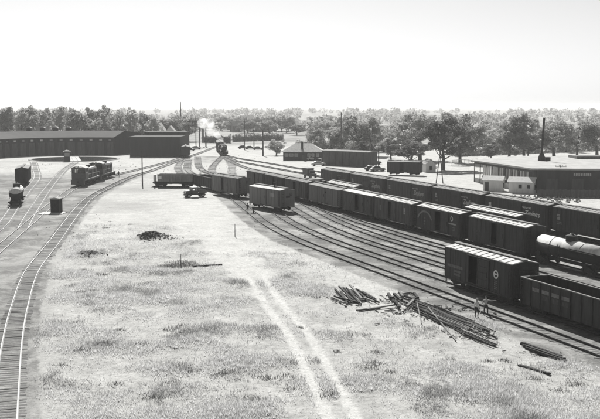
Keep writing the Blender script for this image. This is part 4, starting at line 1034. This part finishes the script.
def hedge(label, pa, pb, hgt, dep, tone, n):
    rg = np.random.RandomState(n); a, b = np.array(gp(*pa)), np.array(gp(*pb)); u = rg.rand(n); c = a + (b - a)*u[:, None]
    hh = hgt*(.75 + .5*np.array([noise.noise(Vector((k*22, 0, n))) for k in u])); pos = np.stack([c[:, 0] + rg.normal(size=n)*.3, c[:, 1] + rg.uniform(-dep, dep, n), hh*rg.rand(n)**.7], 1) - np.array([a[0], a[1], 0]); sz = (.35 + .4*rg.rand(n))[:, None]
    q = rg.normal(size=(n, 3)); q /= np.linalg.norm(q, axis=1)[:, None]; r = np.cross(q, rg.normal(size=(n, 3))); r /= np.linalg.norm(r, axis=1)[:, None]
    V = np.stack([pos - q*sz, pos - r*sz*.7, pos + q*sz, pos + r*sz*.7], 1).reshape(-1, 3)
    o = put('hedge', np_mesh('hedge', V, np.arange(n*4).reshape(-1, 4), MATS['foliage ' + tone])); o.location = (a[0], a[1], 0); tag(o, label, 'hedge')
hedge('dark hedge left of the steam locomotive smoke', (203, 142.5), (230, 143), 4.0, 3, 'dark', 2500)
hedge('long dark hedge across the field right of the steam locomotive', (233, 141.5), (283, 140), 4.6, 4, 'mid', 4500)
hedge('low shrub row behind the storehouse and depot', (296, 149), (392, 151), 4.5, 5, 'light', 6000)
hedge('low shrub row at the foot of the right-hand trees', (452, 156), (600, 150), 3.8, 6, 'light', 6000)
# white rail fence right of the large tree
x0_, y0_ = gp(452, 164.5); x1_, y1_ = gp(477, 163.0); t = thing('rail_fence', 'pale rail fence right of the large broad tree', 'fence', (x0_, y0_, 0))
for k in range(7): MB().box(-.07+(x1_-x0_)*k/6, .07+(x1_-x0_)*k/6, (y1_-y0_)*k/6-.07, (y1_-y0_)*k/6+.07, 0, 1.5).build('post', mt('whitewash'), t)
for z in (.55, 1.0, 1.4): MB().bar((0,-.1,z),(x1_-x0_,y1_-y0_-.1,z),.06,.14).build('rail', mt('whitewash'), t)
x0_, y0_ = gp(538, 197.5); t = thing('board_fence', 'dark board fence right of the larger white hut', 'fence', (x0_, y0_, 0), R(-9))
for k in range(44): MB().box(k*.4-.19, k*.4+.19, -.03, .03, 0, 1.55+.1*((k*7) % 3)).build('board', mt('wood'), t)
for z in (.4, 1.2): MB().box(-.2, 17.5, .031, .1, z-.06, z+.06).build('rail', mt('wood'), t)

# ------------------------------------------------------------------ automobiles and the small truck
def auto_parts(paint, van=False):
    out = []
    b = MB(); sec = [(-2.25,.62,.55,.75),(-2.1,.72,.42,.95),(-1.2,.82,.36,1.05),(0,.86,.35,1.08),(1.0,.84,.36,1.06),(1.9,.66,.4,1.0),(2.25,.5,.5,.85)]
    def ring(x, w, z0, z1): return [(x,-w,z0),(x,w,z0),(x,w,z1-.14),(x,w*.8,z1),(x,-w*.8,z1),(x,-w,z1-.14)]
    for s_ in sec: b.v += ring(*s_)
    for i in range(len(sec)-1):
        for j in range(6): b.f.append((i*6+j, i*6+(j+1)%6, (i+1)*6+(j+1)%6, (i+1)*6+j))
    b.f += [tuple(range(6)), tuple(range(36, 42))]; out.append(('body', b.mesh('body', mt(paint), True), None))
    cb = MB(); top = 1.62 if not van else 1.85; prof = [(-1.75,1.0),(-1.35,top-.18),(-.8,top),(.15,top),(.55,top-.14),(.95,1.02)]
    cb.prism(prof, 'y', -.66, .66); out.append(('cabin', cb.mesh('cabin', mt(paint)), None))
    wn_ = MB(); wn_.prism([(-1.45,1.1),(-1.2,top-.22),(-.75,top-.1),(.1,top-.1),(.4,top-.2),(.72,1.1)], 'y', -.672, .672); out.append(('side_window', wn_.mesh('side_window', mt('black')), None))
    ws = MB(); ws.add([(.97,-.55,1.08),(.97,.55,1.08),(.6,.52,top-.2),(.6,-.52,top-.2),(.94,-.55,1.08),(.94,.55,1.08),(.57,.52,top-.2),(.57,-.52,top-.2)], [(0,1,2,3),(7,6,5,4),(0,4,5,1),(1,5,6,2),(2,6,7,3),(3,7,4,0)]); out.append(('windshield', ws.mesh('windshield', mt('darkglass')), None))
    for x in (-1.45, 1.4):
        for sy in (-1, 1):
            w = MB(); w.tube([(x,sy*.62,.34),(x,sy*.80,.34)], .34, 12); out.append(('wheel', w.mesh('wheel', mt('black')), None))
            f = MB(); pts = [(x+.5*math.cos(a), .34+.5*math.sin(a)) for a in np.linspace(-.1, PI+.1, 8)]; pin = [(x+.4*math.cos(a), .34+.4*math.sin(a)) for a in np.linspace(PI+.1, -.1, 8)]
            f.prism(pts + pin, 'y', sy*.66, sy*.92); out.append(('fender', f.mesh('fender', mt(paint)), None))
    for sy in (-1, 1): out.append(('headlight', MB().tube([(2.0,sy*.62,.78),(2.22,sy*.62,.78)], .13, 8).mesh('headlight', mt('silver')), None))
    for x in (-2.32, 2.3): out.append(('bumper', MB().box(x-.05,x+.05,-.8,.8,.42,.54).mesh('bumper', mt('silver')), None))
    return out
def automobile(label, px, py, rz, paint, van=False, grp='parked automobiles'):
    t = thing('parked_car', label, 'car', gp(px, py) + (0,), rz, grp)
    for nm, me, _ in cached(('auto', paint, van), lambda: auto_parts(paint, van)): put(nm, me, t)
for a in [('pale car parked in front of the depot door side', 313, 160.5, .3, 'autopale'), ('dark car parked left of the storehouse, nearest the depot', 320.5, 163.5, -.5, 'autodark'),
    ('grey car in the cluster left of the storehouse', 326, 163.8, -.4, 'autogrey'), ('dark car at the storehouse left corner, lowest of the cluster', 331.5, 164.8, -.35, 'autodark'),
    ('pale car in the cluster between depot and storehouse', 318.5, 166.0, .2, 'autopale'),
    ('dark car parked right of the storehouse, nearer one', 372, 170.8, .1, 'autodark'), ('dark car right of the storehouse, beside the utility pole', 377.5, 171.4, .2, 'autogrey'),
    ('dark car parked behind the storehouse right corner', 374.5, 164.5, .2, 'autodark'),
    ('pale car parked before the freight house wall, left one', 545, 186.5, -.3, 'autopale'), ('dark car parked before the freight house wall, middle one', 552.5, 187.5, -.3, 'autodark'),
    ('pale car parked before the freight house wall, right one', 559, 185.5, -.2, 'autopale'), ('grey car parked before the freight house near the right edge', 570, 186, -.2, 'autogrey'),
    ('dark car parked beyond the tracks, left of the signal mast', 250, 149.3, .2, 'autodark'), ('grey car parked beyond the tracks under the signal mast', 258, 149.8, .1, 'autogrey'),
    ('dark car left of the tall lone post beyond the tracks', 243, 148.8, .2, 'autodark'),
    ('dark car parked beside the engine shop boxcar', 190, 151.0, .1, 'autodark'), ('dark car half hidden at the far edge of the shops', 196, 149.5, .3, 'autogrey')]: automobile(*a)
# delivery truck with a pale roof among the rows
def box_truck(label, loc, rz, body, roofm, L=4.6):
    t = thing('truck', label, 'truck', (loc[0], loc[1], 0), rz); h = L/2
    MB().box(-h, h-1.9, -.95, .95, .85, 2.5).build('cargo_box', mt(body), t); MB().box(-h-.1, h-1.8, -1.05, 1.05, 2.503, 2.62).build('roof', mt(roofm), t)
    MB().prism([(h-1.85,.7),(h-.2,.7),(h-.1,1.25),(h-.95,1.35),(h-1.1,2.1),(h-1.85,2.15)], 'y', -.75, .75).build('cab', mt('autodark'), t)
    MB().prism([(h-1.6,1.4),(h-1.12,1.4),(h-1.22,1.98),(h-1.6,2.0)], 'y', -.76, .76).build('side_window', mt('darkglass'), t)
    MB().box(-h, h-.3, -.4, .4, .55, .699).build('chassis', mt('iron'), t)
    for x in (-h+.9, h-.75):
        for sy in (-1, 1):
            w = MB().tube([(x,sy*.62,.4),(x,sy*.88,.4)], .4, 12).build('wheel', mt('black'), t); MB().tube([(x,sy*.885,.4),(x,sy*.90,.4)], .17, 10).build('hub', mt('conc'), w)
    return t
box_truck('grey box truck at the left end of the back boxcar row', gp(310, 178), R(-60), 'car3', 'roofgrey')
box_truck('white-roofed truck parked at the left end of the back row', yd(80.4, 197.0), R(-30), 'whitewash', 'paleroof')
def pickup(label, loc, rz):
    t = thing('flatbed_truck', label, 'truck', (loc[0], loc[1], 0), rz); d = mt('autodark')
    MB().box(-2.2,1.9,-.42,.42,.55,.75).build('chassis', mt('iron'), t)
    MB().prism([(.75,.76),(2.05,.76),(2.1,1.3),(1.9,1.42),(.75,1.5)], 'y', -.48, .48).build('hood', d, t)
    cb = MB(); cb.box(-.55,.75,-.82,.82,.76,1.45)
    for x in (-.5,.70):
        for y in (-.77,.77): cb.box(x-.05,x+.05,y-.05,y+.05,1.451,2.05)
    cb.box(-.62,.82,-.86,.86,2.051,2.2); co = cb.build('cab', d, t)
    MB().box(.74,.752,-.7,.7,1.46,2.04).build('windshield', mt('glass'), co); MB().box(-.51,-.5,-.7,.7,1.46,2.04).build('rear_window', mt('glass'), co)
    bd_ = MB(); bd_.box(-2.4,-.62,-.95,.95,.9,1.0); bd_.box(-2.4,-.62,-.95,-.89,1.001,1.45); bd_.box(-2.4,-.62,.89,.95,1.001,1.45); bd_.box(-2.4,-2.34,-.88,.88,1.001,1.45); bd_.build('bed', mt('wood'), t)
    for x in (-1.6, 1.5):
        for sy in (-1, 1):
            w = MB().tube([(x,sy*.66,.42),(x,sy*.88,.42)], .42, 14).build('wheel', mt('black'), t); MB().tube([(x,sy*.885,.42),(x,sy*.91,.42)], .2, 10).build('hub', mt('silver'), w)
            f = MB(); f.prism([(x+q*math.cos(a), .42+q*math.sin(a)) for q, aa in ((.6, np.linspace(0, PI, 8)), (.5, np.linspace(PI, 0, 8))) for a in aa], 'y', sy*.6, sy*.95); f.build('fender', d, t)
    for sy in (-1,1): MB().tube([(2.05,sy*.6,1.15),(2.25,sy*.6,1.15)], .15, 10).build('headlight', mt('silver'), t)
    MB().box(2.25,2.32,-.8,.8,.5,.62).build('bumper', mt('silver'), t)
    return t
x_, y_ = gp(194, 197.6); pickup('small dark flatbed truck in the dirt below the gondola', (x_, y_+.6), R(-152))

# ------------------------------------------------------------------ people
def person(label, loc, rz, shirt='shirt', pose='stand', hat=True, group='people in the yard'):
    V = []; E_ = []; Rr = []
    def v(p, r):
        V.append(p); Rr.append(r); return len(V) - 1
    def e(a, b): E_.append((a, b))
    pel = v((0,0,.95), (.15,.11)); wst = v((0,0,1.12), (.135,.10)); che = v((0.01,0,1.32), (.175,.115)); nec = v((.02,0,1.47), (.06,.06)); hd0 = v((.03,0,1.56), (.075,.08)); hd1 = v((.035,0,1.66), (.085,.095)); hd2 = v((.03,0,1.73), (.055,.06))
    for a, b in ((pel,wst),(wst,che),(che,nec),(nec,hd0),(hd0,hd1),(hd1,hd2)): e(a, b)
    nose = v((.135,0,1.625), (.014,.014)); e(hd1, nose)
    for sy in (-1, 1): ear = v((.03, sy*.1, 1.635), (.016,.02)); e(hd1, ear)
    for sy in (-1, 1):
        st = sy * (.10 if pose == 'stand' else .17); fwd = sy*.05 if pose == 'stand' else 0
        hip = v((0,sy*.10,.88), (.095,.095)); kn = v((.03+fwd,(sy*.10+st)/2+sy*.02,.48), (.062,.062)); an = v((fwd,st,.09), (.045,.045)); toe = v((.17+fwd,st*1.1,.04), (.04,.03))
        for a, b in ((pel,hip),(hip,kn),(kn,an),(an,toe)): e(a, b)
        sh = v((0,sy*.205,1.40), (.065,.065)); e(che, sh)
        if pose == 'point' and sy < 0: el = v((.06,sy*.47,1.33), (.042,.042)); wr = v((.15,sy*.72,1.36), (.03,.03)); hv = Vector((.35,sy*.9,.05)).normalized()
        elif pose == 'point': el = v((-.1,sy*.36,1.14), (.042,.042)); wr = v((.08,sy*.24,1.0), (.03,.03)); hv = Vector((.8,-sy*.5,-.2)).normalized()
        else: el = v((-.03,sy*.27,1.13), (.042,.042)); wr = v((.06,sy*.27,.90), (.03,.03)); hv = Vector((.25,0,-1)).normalized()
        e(sh, el); e(el, wr)
        w0 = Vector(V[wr]); pm = v(tuple(w0 + hv*.07), (.04,.022)); e(wr, pm)
        side = Vector((1,0,0)) if abs(hv.x) < .7 else Vector((0,1,0)); side = (side - hv*side.dot(hv)).normalized(); crl = hv.cross(side)
        for k in range(4):
            b0 = v(tuple(w0 + hv*.105 + side*(.027-.018*k)), (.010,.010)); l = (.07,.08,.075,.055)[k]
            b1 = v(tuple(w0 + hv*(.105+l*.6) + side*(.028-.019*k) + crl*.008), (.009,.009)); b2 = v(tuple(w0 + hv*(.105+l) + side*(.028-.019*k) + crl*.025), (.008,.008)); e(pm, b0); e(b0, b1); e(b1, b2)
        th0 = v(tuple(w0 + hv*.05 + side*.045), (.011,.011)); th1 = v(tuple(w0 + hv*.095 + side*.062), (.009,.009)); e(pm, th0); e(th0, th1)
    me = bpy.data.meshes.new('person'); me.from_pydata(V, E_, []); ob = bpy.data.objects.new('person', me); C.objects.link(ob)
    sk = ob.modifiers.new('skin', 'SKIN'); sk.use_smooth_shade = True
    for i, r in enumerate(Rr): me.skin_vertices[0].data[i].radius = r; me.skin_vertices[0].data[i].use_root = (i == 0)
    sb = ob.modifiers.new('sub', 'SUBSURF'); sb.levels = 1; sb.render_levels = 1
    new = bpy.data.meshes.new_from_object(ob.evaluated_get(bpy.context.evaluated_depsgraph_get())); bpy.data.objects.remove(ob); new.name = 'body'
    new.materials.clear()
    for k in ('skin', shirt, 'trousers', 'black'): new.materials.append(mt(k))
    for p in new.polygons:
        c = p.center; r = math.hypot(c.x, c.y)
        arm = abs(c.y) > .21 and c.z > .72
        if c.z < .10: p.material_index = 3
        elif arm: p.material_index = 1 if (c.z > 1.05 or abs(c.y) > .3) and not (pose == 'point' and abs(c.y) > .66) else 0
        elif c.z < 1.03: p.material_index = 2
        elif c.z < 1.47: p.material_index = 1
        else: p.material_index = 0
    t = thing('person', label, 'person', (loc[0], loc[1], 0), rz, group); put('body', new, t)
    for sy in (-1, 1): MB().box(.108,.122, sy*.035-.012, sy*.035+.012, 1.648, 1.66).build('eye', mt('black'), t)
    MB().box(.105,.118,-.03,.03,1.567,1.577).build('mouth', mt('trousers'), t)
    if hat:
        h = MB(); h.tube([(.035,0,1.70),(.035,0,1.70),(.035,0,1.715),(.03,0,1.72),(.03,0,1.80),(.03,0,1.82)], [.09,.17,.17,.105,.095,.06], 14); h.build('hat', mt('shirt2' if shirt == 'shirt' else 'trousers'), t)
    else:
        h = MB(); h.tube([(.015,0,1.67),(.012,0,1.74),(.015,0,1.785)], [.108,.095,.04], 12); h.build('hair', mt('trousers'), t)
    for sy in (-1, 1):
        if shirt == 'shirt2': MB().bar((.115,sy*.08,1.08),(.10,sy*.09,1.42),.035,.012,up=(1,0,0)).build('overall_strap', mt('trousers'), t)
    return t
x_, y_ = gp(476.4, 318); person('man in a white shirt and pale hat walking by the nearest track', (x_, y_), R(-60), 'shirt', 'stand', True)
x_, y_ = gp(485.8, 315.3); person('man in dark overalls holding out one arm beside the white-shirted man', (x_, y_), R(75), 'shirt2', 'point', False)
x_, y_ = gp(247.5, 213); person('dark figure standing at the end of the left boxcar string', (x_, y_), R(-100), 'trousers', 'stand', True)
x_, y_ = gp(118.6, 177.6); person('dark figure standing behind the rear diesel switcher', (x_, y_), R(-60), 'trousers', 'stand', True)
x_, y_ = gp(220.8, 158.2); person('tiny dark figure beside the lead track before the steam locomotive', (x_, y_), R(-90), 'trousers', 'stand', True)
# switch stand
x_, y_ = gp(253.5, 213.5); t = thing('switch_stand', 'low dark switch stand right of the dark standing figure', 'switch stand', (x_, y_, 0))
MB().box(-.5,.5,-.2,.2,0,.14).build('base', mt('timber'), t); MB().tube([(0,0,.14),(0,0,.9)], [.12,.05], 8).build('column', mt('black'), t); MB().box(-.25,.25,-.02,.02,.9,1.2).build('target', mt('black'), t); MB().bar((0,-.1,.5),(.5,-.3,.2),.05).build('lever', mt('black'), t)

# ------------------------------------------------------------------ scrap timber
def gz(x, y): 
    return float(zone_fields(np.array([x]), np.array([y]))[3][0])
def timber(name, label, cat, grp, a, b, w, h, m, za=0.1, zb=0.1):
    a = Vector((a[0], a[1], gz(*a) + za)); b = Vector((b[0], b[1], gz(*b) + zb)); c = (a + b) / 2
    rr = random.Random(int(abs(a.x*1000))); mb = MB()
    n = 4; pts = [a.lerp(b, k/n) - c + Vector((rr.uniform(-.02,.02), rr.uniform(-.02,.02), rr.uniform(-.015,.015))) for k in range(n+1)]
    if name == 'pole_log': mb.tube(pts, [w*.5*(1-.25*k/n) for k in range(n+1)], 7)
    else:
        for p, q in zip(pts, pts[1:]): pass
        mb.bar(pts[0], pts[-1], w, h)
    o = mb.build(name, mt(m)); o.location = c; return tag(o, label, cat, grp)
rnd = random.Random(31)
G1 = 'ties in the first scrap pile'
base = [(331.5,298,344,304),(335,292,349,303),(339,290,353,301),(343,288.5,356,300),(346,290,360,301),(350,288,362,299.5),(353,289.5,366,300),(356,291,371,297.5),(360,295,376,301.5),(352,302,366,301),(363,300,374,303.5),(346,298,352,303),(334,297,350,303.5),(341,294,347,304),(348,293,359,304),(355,297,361,304),(366,298,379,304.5),(338,300.5,357,302.5),(362,292.5,374,300)]
for k, (x0, y0, x1, y1) in enumerate(base):
    timber('scrap_tie', 'dark discarded tie in the fanned pile left of the long pole heap', 'timber', G1, gp(x0, y0), gp(x1, y1), .11 + .08*((k*3) % 4)/3, .14, 'timber' if k % 5 else 'timberpale', .15 + .12*(k % 3), .12 + .10*((k+1) % 2))
timber('plank', 'pale plank lying flat below the fanned tie pile', 'timber', None, gp(357, 311.0), gp(380, 308.0), .28, .1, 'timber', .12, .1)
timber('plank', 'long thin pale plank left of the one below the tie pile', 'timber', None, gp(366, 309.8), gp(397, 307.4), .22, .12, 'timberpale', .1, .25)
G2 = 'poles in the long scrap heap'
for k in range(40):
    u = rnd.random(); x0 = 398 + 45*rnd.random()**1.5; x1 = x0 + rnd.uniform(25, 75)
    y_of = lambda x: 300.5 + (x - 400)*.40
    off = rnd.uniform(-6, 8)
    kind = 'pole_log' if k % 3 else 'scrap_tie'
    if x1 > 497: x1 = 497 - rnd.random()*4
    timber(kind, 'long dark pole in the heap beside the nearest track', 'timber', G2, gp(x0, y_of(x0)+off), gp(x1, y_of(x1)+off*1.1+rnd.uniform(-1.5,1.5)), rnd.uniform(.09,.2), .14, 'timber' if k % 5 else 'timberpale', rnd.uniform(.06,.4), rnd.uniform(.06,.22))
for k in range(14):
    x0 = rnd.uniform(389, 418); y0 = rnd.uniform(295, 307); timber('scrap_tie', 'short broken tie at the left end of the long pole heap', 'timber', 'broken ties by the pole heap', gp(x0, y0), gp(x0 + rnd.uniform(-8, 9), y0 + rnd.uniform(-4, 5)), .24, .2, 'timber' if k % 3 else 'timberpale', rnd.uniform(.1,.6), rnd.uniform(.1,.35))
timber('pole_log', 'pale slanting pole sticking out below the long heap', 'timber', None, gp(428, 312), gp(456, 341), .12, .12, 'timberpale', .4, .12)
timber('pole_log', 'pale short pole leaning down at the heap left end', 'timber', None, gp(417, 308), gp(421.5, 325), 0.1, .1, 'timberpale', .5, .1)
for k in range(5): timber('scrap_tie', 'dark long tie in the small stack below the track at right', 'timber', 'small tie stack at right', gp(521 + k*1.2, 343.5 + k*1.3), gp(560 + k*1.6, 358.0 + k*1.3), .22, .2, 'timber' if k != 2 else 'timberpale', .1 + .12*(k % 2), .1 + .1*(k % 2))
timber('plank', 'thin dark plank lying in the grass below the small tie stack', 'timber', None, gp(519, 365.5), gp(550, 374.5), .25, .12, 'timber')
timber('plank', 'long dark board lying level above the dark grass patch', 'timber', None, gp(193, 266.8), gp(222, 265.2), .3, .15, 'timber')

# ------------------------------------------------------------------ dry grass and weeds
def grass_field():
    rg = np.random.RandomState(3); n = 260000
    Y = 46 + (150 - 46) * rg.rand(n) ** 1.35; X = -40 + 75 * rg.rand(n)
    keep = (np.abs(X) < Y * .34 + 1)
    X, Y = X[keep], Y[keep]; d, g, c, h, lo, mid, hi = zone_fields(X, Y)
    clump = .46 + 1.4*mid + .9*lo + .5*hi
    p = g * np.clip(clump, .05, 1) * 1.15 + .05 * (d > .5) * (hi > .3) * (c < .3)
    keep = rg.rand(len(X)) < p; X, Y, h, lo, mid, hi, g = X[keep], Y[keep], h[keep], lo[keep], mid[keep], hi[keep], g[keep]
    m = len(X); nb = 6; size = (.10 + .20*rg.rand(m) + .28*np.clip(mid + .5*lo, 0, 1))
    dark = np.clip((noise_arr(X*.33+7, Y*.33) - .12)*3, 0, 1)
    ang = rg.rand(m, nb)*6.28; rad = .05 + .14*rg.rand(m, nb); lean = .25 + .7*rg.rand(m, nb); hh = size[:, None]*(.6+.6*rg.rand(m, nb)); w = .012 + .016*rg.rand(m, nb)
    bx = X[:, None] + np.cos(ang)*rad; by = Y[:, None] + np.sin(ang)*rad; bz = np.repeat((h - .03)[:, None], nb, 1)
    tx = bx + np.cos(ang)*lean*hh; ty = by + np.sin(ang)*lean*hh; tz = bz + hh
    px, py = -np.sin(ang)*w, np.cos(ang)*w
    V = np.stack([np.stack([bx-px, by-py, bz], -1), np.stack([bx+px, by+py, bz], -1), np.stack([tx, ty, tz], -1)], 2).reshape(-1, 3)
    shade = np.clip(.48 + .2*rg.rand(m) - .26*dark + .10*lo, .07, .65)
    col = np.repeat(np.repeat(shade[:, None], nb, 1)[:, :, None], 3, 2).reshape(-1, 1)*np.ones((1, 3))
    mm = bpy.data.materials.new('dry grass'); mm.use_nodes = True; N = mm.node_tree.nodes; Lk = mm.node_tree.links
    b = N['Principled BSDF']; b.inputs['Roughness'].default_value = .8; b.inputs['Specular IOR Level'].default_value = .15
    at = N.new('ShaderNodeVertexColor'); at.layer_name = 'zone'; Lk.new(at.outputs[0], b.inputs['Base Color'])
    tr = N.new('ShaderNodeBsdfTranslucent'); Lk.new(at.outputs[0], tr.inputs[0]); mx = N.new('ShaderNodeMixShader'); mx.inputs[0].default_value = .45
    Lk.new(b.outputs[0], mx.inputs[1]); Lk.new(tr.outputs[0], mx.inputs[2]); Lk.new(mx.outputs[0], N['Material Output'].inputs[0])
    o = put('dry_grass', np_mesh('dry_grass', V, np.arange(len(V)).reshape(-1, 3), mm, col)); tag(o, 'dry pale grass covering the foreground', 'grass', kind='stuff')
def noise_arr(a, b): return np.array([noise.noise(Vector((x, y, 5.5))) for x, y in zip(a, b)])
grass_field()
def weeds():
    rg = np.random.RandomState(8); V = []
    spots = ((115,382,.45),(180,369,.8),(190,371,.6),(220,374,.7),(228,372,.5),(176,329,.8),(183,326,.5),(175,266,1.5),(183,263,1.3),(166,267,1.2),(192,265,.8),(368,368,.7),(373,364,.5),(377,353,.4),(336,350,.4),(470,398,.7),(505,360,.35),(488,361,.4),(80,293,.8),(92,291,.5),(110,222,.35),(106,228,.5),(130,224,.3),(145,285,.8),(150,283,.6),(100,275,.7),(85,270,.7),(285,375,.5),(292,389,.5),(267,377,.6),(300,327,.4),(155,397,.6),(560,390,.6),(575,383,.7),(255,400,.8),(300,250,.35),(293,273,.25),(84,350,.6),(60,365,.5),(105,345,.5),(120,330,.6),(140,345,.5),(330,395,.5),(410,385,.5),(430,396,.6),(390,372,.4),(450,360,.4),(535,378,.5))
    for (px, py, r) in spots:
        x0, y0 = gp(px, py); n = int(200*r*r + 60)
        q = rg.normal(size=(n, 2))*r*.55*np.array([1.5, 1.3]); bx, by = x0 + q[:, 0], y0 + q[:, 1]; h0 = gz(x0, y0) - .03
        hh = (.10 + .22*rg.rand(n))*(.7 + .5*r)*np.exp(-.25*(q**2).sum(1)/(r*r)); a = rg.rand(n)*6.28; w = .018 + .02*rg.rand(n); ln = .2 + .6*rg.rand(n)
        b0 = np.stack([bx - np.sin(a)*w, by + np.cos(a)*w, np.full(n, h0)], 1); b1 = np.stack([bx + np.sin(a)*w, by - np.cos(a)*w, np.full(n, h0)], 1)
        tp = np.stack([bx + np.cos(a)*ln*hh, by + np.sin(a)*ln*hh, h0 + hh], 1); V.append(np.stack([b0, b1, tp], 1).reshape(-1, 3))
    V = np.concatenate(V); leafmat('weed leaves', .15, .3, .4, 2.0)
    o = put('weeds', np_mesh('weeds', V, np.arange(len(V)).reshape(-1, 3), MATS['weed leaves'])); tag(o, 'low dark weeds dotted over the foreground', 'weeds', kind='stuff')
weeds()
def rubble():
    rg = np.random.RandomState(4); mb = MB()
    def rock(x, y, z, s):
        v = [(x+s*rg.uniform(.6,1)*a, y+s*rg.uniform(.6,1)*b, z+s*rg.uniform(.4,.9)*c) for a, b, c in ((1,0,0),(-1,0,0),(0,1,0),(0,-1,0),(0,0,1),(0,0,-1))]
        mb.add(v, [(0,2,4),(2,1,4),(1,3,4),(3,0,4),(2,0,5),(1,2,5),(3,1,5),(0,3,5)])
    P = np.array([gp(rg.uniform(60, 330), 195 + 130*rg.rand()**1.5) for k in range(450)]); hz = zone_fields(P[:, 0], P[:, 1])[3]
    for (x, y), z in zip(P, hz): rock(x, y, z - .01, rg.uniform(.03,.09))
    for k in range(260): px, py = rg.uniform(500, 580), rg.uniform(196, 203); x, y = gp(px, py); rock(x, y, .1, rg.uniform(.1,.45))
    o = mb.build('rubble', mt('tieold')); tag(o, 'loose stones and clods over the bare ground', 'stones', kind='stuff')
rubble()
def debris(label, spots, m, seed, stick):
    rg = np.random.RandomState(seed); mb = MB()
    for (px, py, rx, ry, n, sz) in spots:
        for k in range(n):
            x, y = gp(px + rg.normal()*rx, py + rg.normal()*ry); z = gz(x, y) + sz*.3; a = rg.rand()*6.28; l = sz*rg.uniform(.6, 2.2 if stick else 1.1); w = sz*rg.uniform(.15, .35) if stick else sz*rg.uniform(.5, 1)
            d = Vector((math.cos(a)*l, math.sin(a)*l, rg.uniform(-.2, .5)*sz)); p = Vector((x, y, z)); mb.bar(p - d*.5, p + d*.5, w, w*rg.uniform(.5, 1))
    o = mb.build('debris', mt(m)); tag(o, label, 'debris', kind='stuff')
debris('ragged dark clods and scrap on the dirt heap in the field', ((147,237.2,4.5,1.5,190,.22),(157,237.2,5,1.3,120,.17),(168,238,6,1.2,60,.13)), 'tie', 1, False)
debris('dark scrap heap beside the curving left track', ((91,254.6,5.0,.9,170,.26),(84,255,3,.6,50,.2)), 'timber', 2, False)
debris('splintered bark and sticks around the timber piles', ((352,300,11,2.8,50,.3),(425,311,22,3.5,80,.34),(470,333,14,3,40,.3),(400,300,8,2.5,60,.35),(540,352,12,2,16,.25)), 'timber', 3, True)
debris('pale splinters around the timber piles', ((352,300,12,3,25,.3),(430,314,24,4,45,.3),(470,336,16,3,20,.3)), 'timberpale', 4, True)
debris('small scrap strewn about the yard tracks', ((330,225,40,9,60,.11),(420,262,40,12,80,.09),(60,230,25,16,60,.12),(100,168,30,5,60,.2),(210,170,40,8,120,.2),(300,185,30,6,50,.2)), 'tieold', 5, False)

# ------------------------------------------------------------------ smoke and haze
def smoke():
    bm = bmesh.new(); base = Vector((lerp_pts(LOCO, 361), 361, 4.6)); pr = random.Random(6)
    for k in range(26):
        f = k / 25; c = base + Vector((-8.5*f**.9, 6*f, 8.3*f**.8)) + Vector((pr.uniform(-1,1), pr.uniform(-1,1), pr.uniform(-1,1))) * (.25 + 1.1*f)
        r = .5 + 1.35*f + pr.uniform(0, .4)
        bmesh.ops.create_icosphere(bm, subdivisions=2, radius=r, matrix=Matrix.Translation(c))
    me = bpy.data.meshes.new('smoke'); bm.to_mesh(me); bm.free(); o = put('smoke', me)
    rm = o.modifiers.new('union', 'REMESH'); rm.mode = 'VOXEL'; rm.voxel_size = .35
    new = bpy.data.meshes.new_from_object(o.evaluated_get(bpy.context.evaluated_depsgraph_get())); o.modifiers.clear(); o.data = new
    m = bpy.data.materials.new('white steam'); m.use_nodes = True; nt = m.node_tree; N = nt.nodes; N.remove(N['Principled BSDF'])
    pv = N.new('ShaderNodeVolumePrincipled'); pv.inputs['Color'].default_value = (.97,.97,.97,1); pv.inputs['Anisotropy'].default_value = .45
    geo = N.new('ShaderNodeNewGeometry'); nz = N.new('ShaderNodeTexNoise'); nz.inputs['Scale'].default_value = .45; nz.inputs['Detail'].default_value = 4
    mr = N.new('ShaderNodeMapRange'); mr.inputs[1].default_value = .36; mr.inputs[2].default_value = .68; mr.inputs[3].default_value = 0; mr.inputs[4].default_value = .32
    nt.links.new(geo.outputs['Position'], nz.inputs['Vector']); nt.links.new(nz.outputs[0], mr.inputs[0]); nt.links.new(mr.outputs[0], pv.inputs['Density']); nt.links.new(pv.outputs[0], N['Material Output'].inputs['Volume'])
    new.materials.clear(); new.materials.append(m); tag(o, 'white smoke plume blowing left from the steam locomotive', 'smoke', kind='stuff')
smoke()
def haze():
    mb = MB(); mb.box(-6200, 6200, -400, 9200, -3.0, 31.0); me = mb.mesh('haze', MATS['black iron']); me.materials.clear()
    m = bpy.data.materials.new('summer haze'); m.use_nodes = True; nt = m.node_tree; N = nt.nodes; N.remove(N['Principled BSDF'])
    pv = N.new('ShaderNodeVolumePrincipled'); pv.inputs['Color'].default_value = (.96,.96,.955,1); pv.inputs['Density'].default_value = 0.00018; pv.inputs['Anisotropy'].default_value = .1
    nt.links.new(pv.outputs[0], N['Material Output'].inputs['Volume']); me.materials.append(m); tag(put('haze', me), 'pale summer haze thickening with distance', 'haze', kind='stuff')
haze()
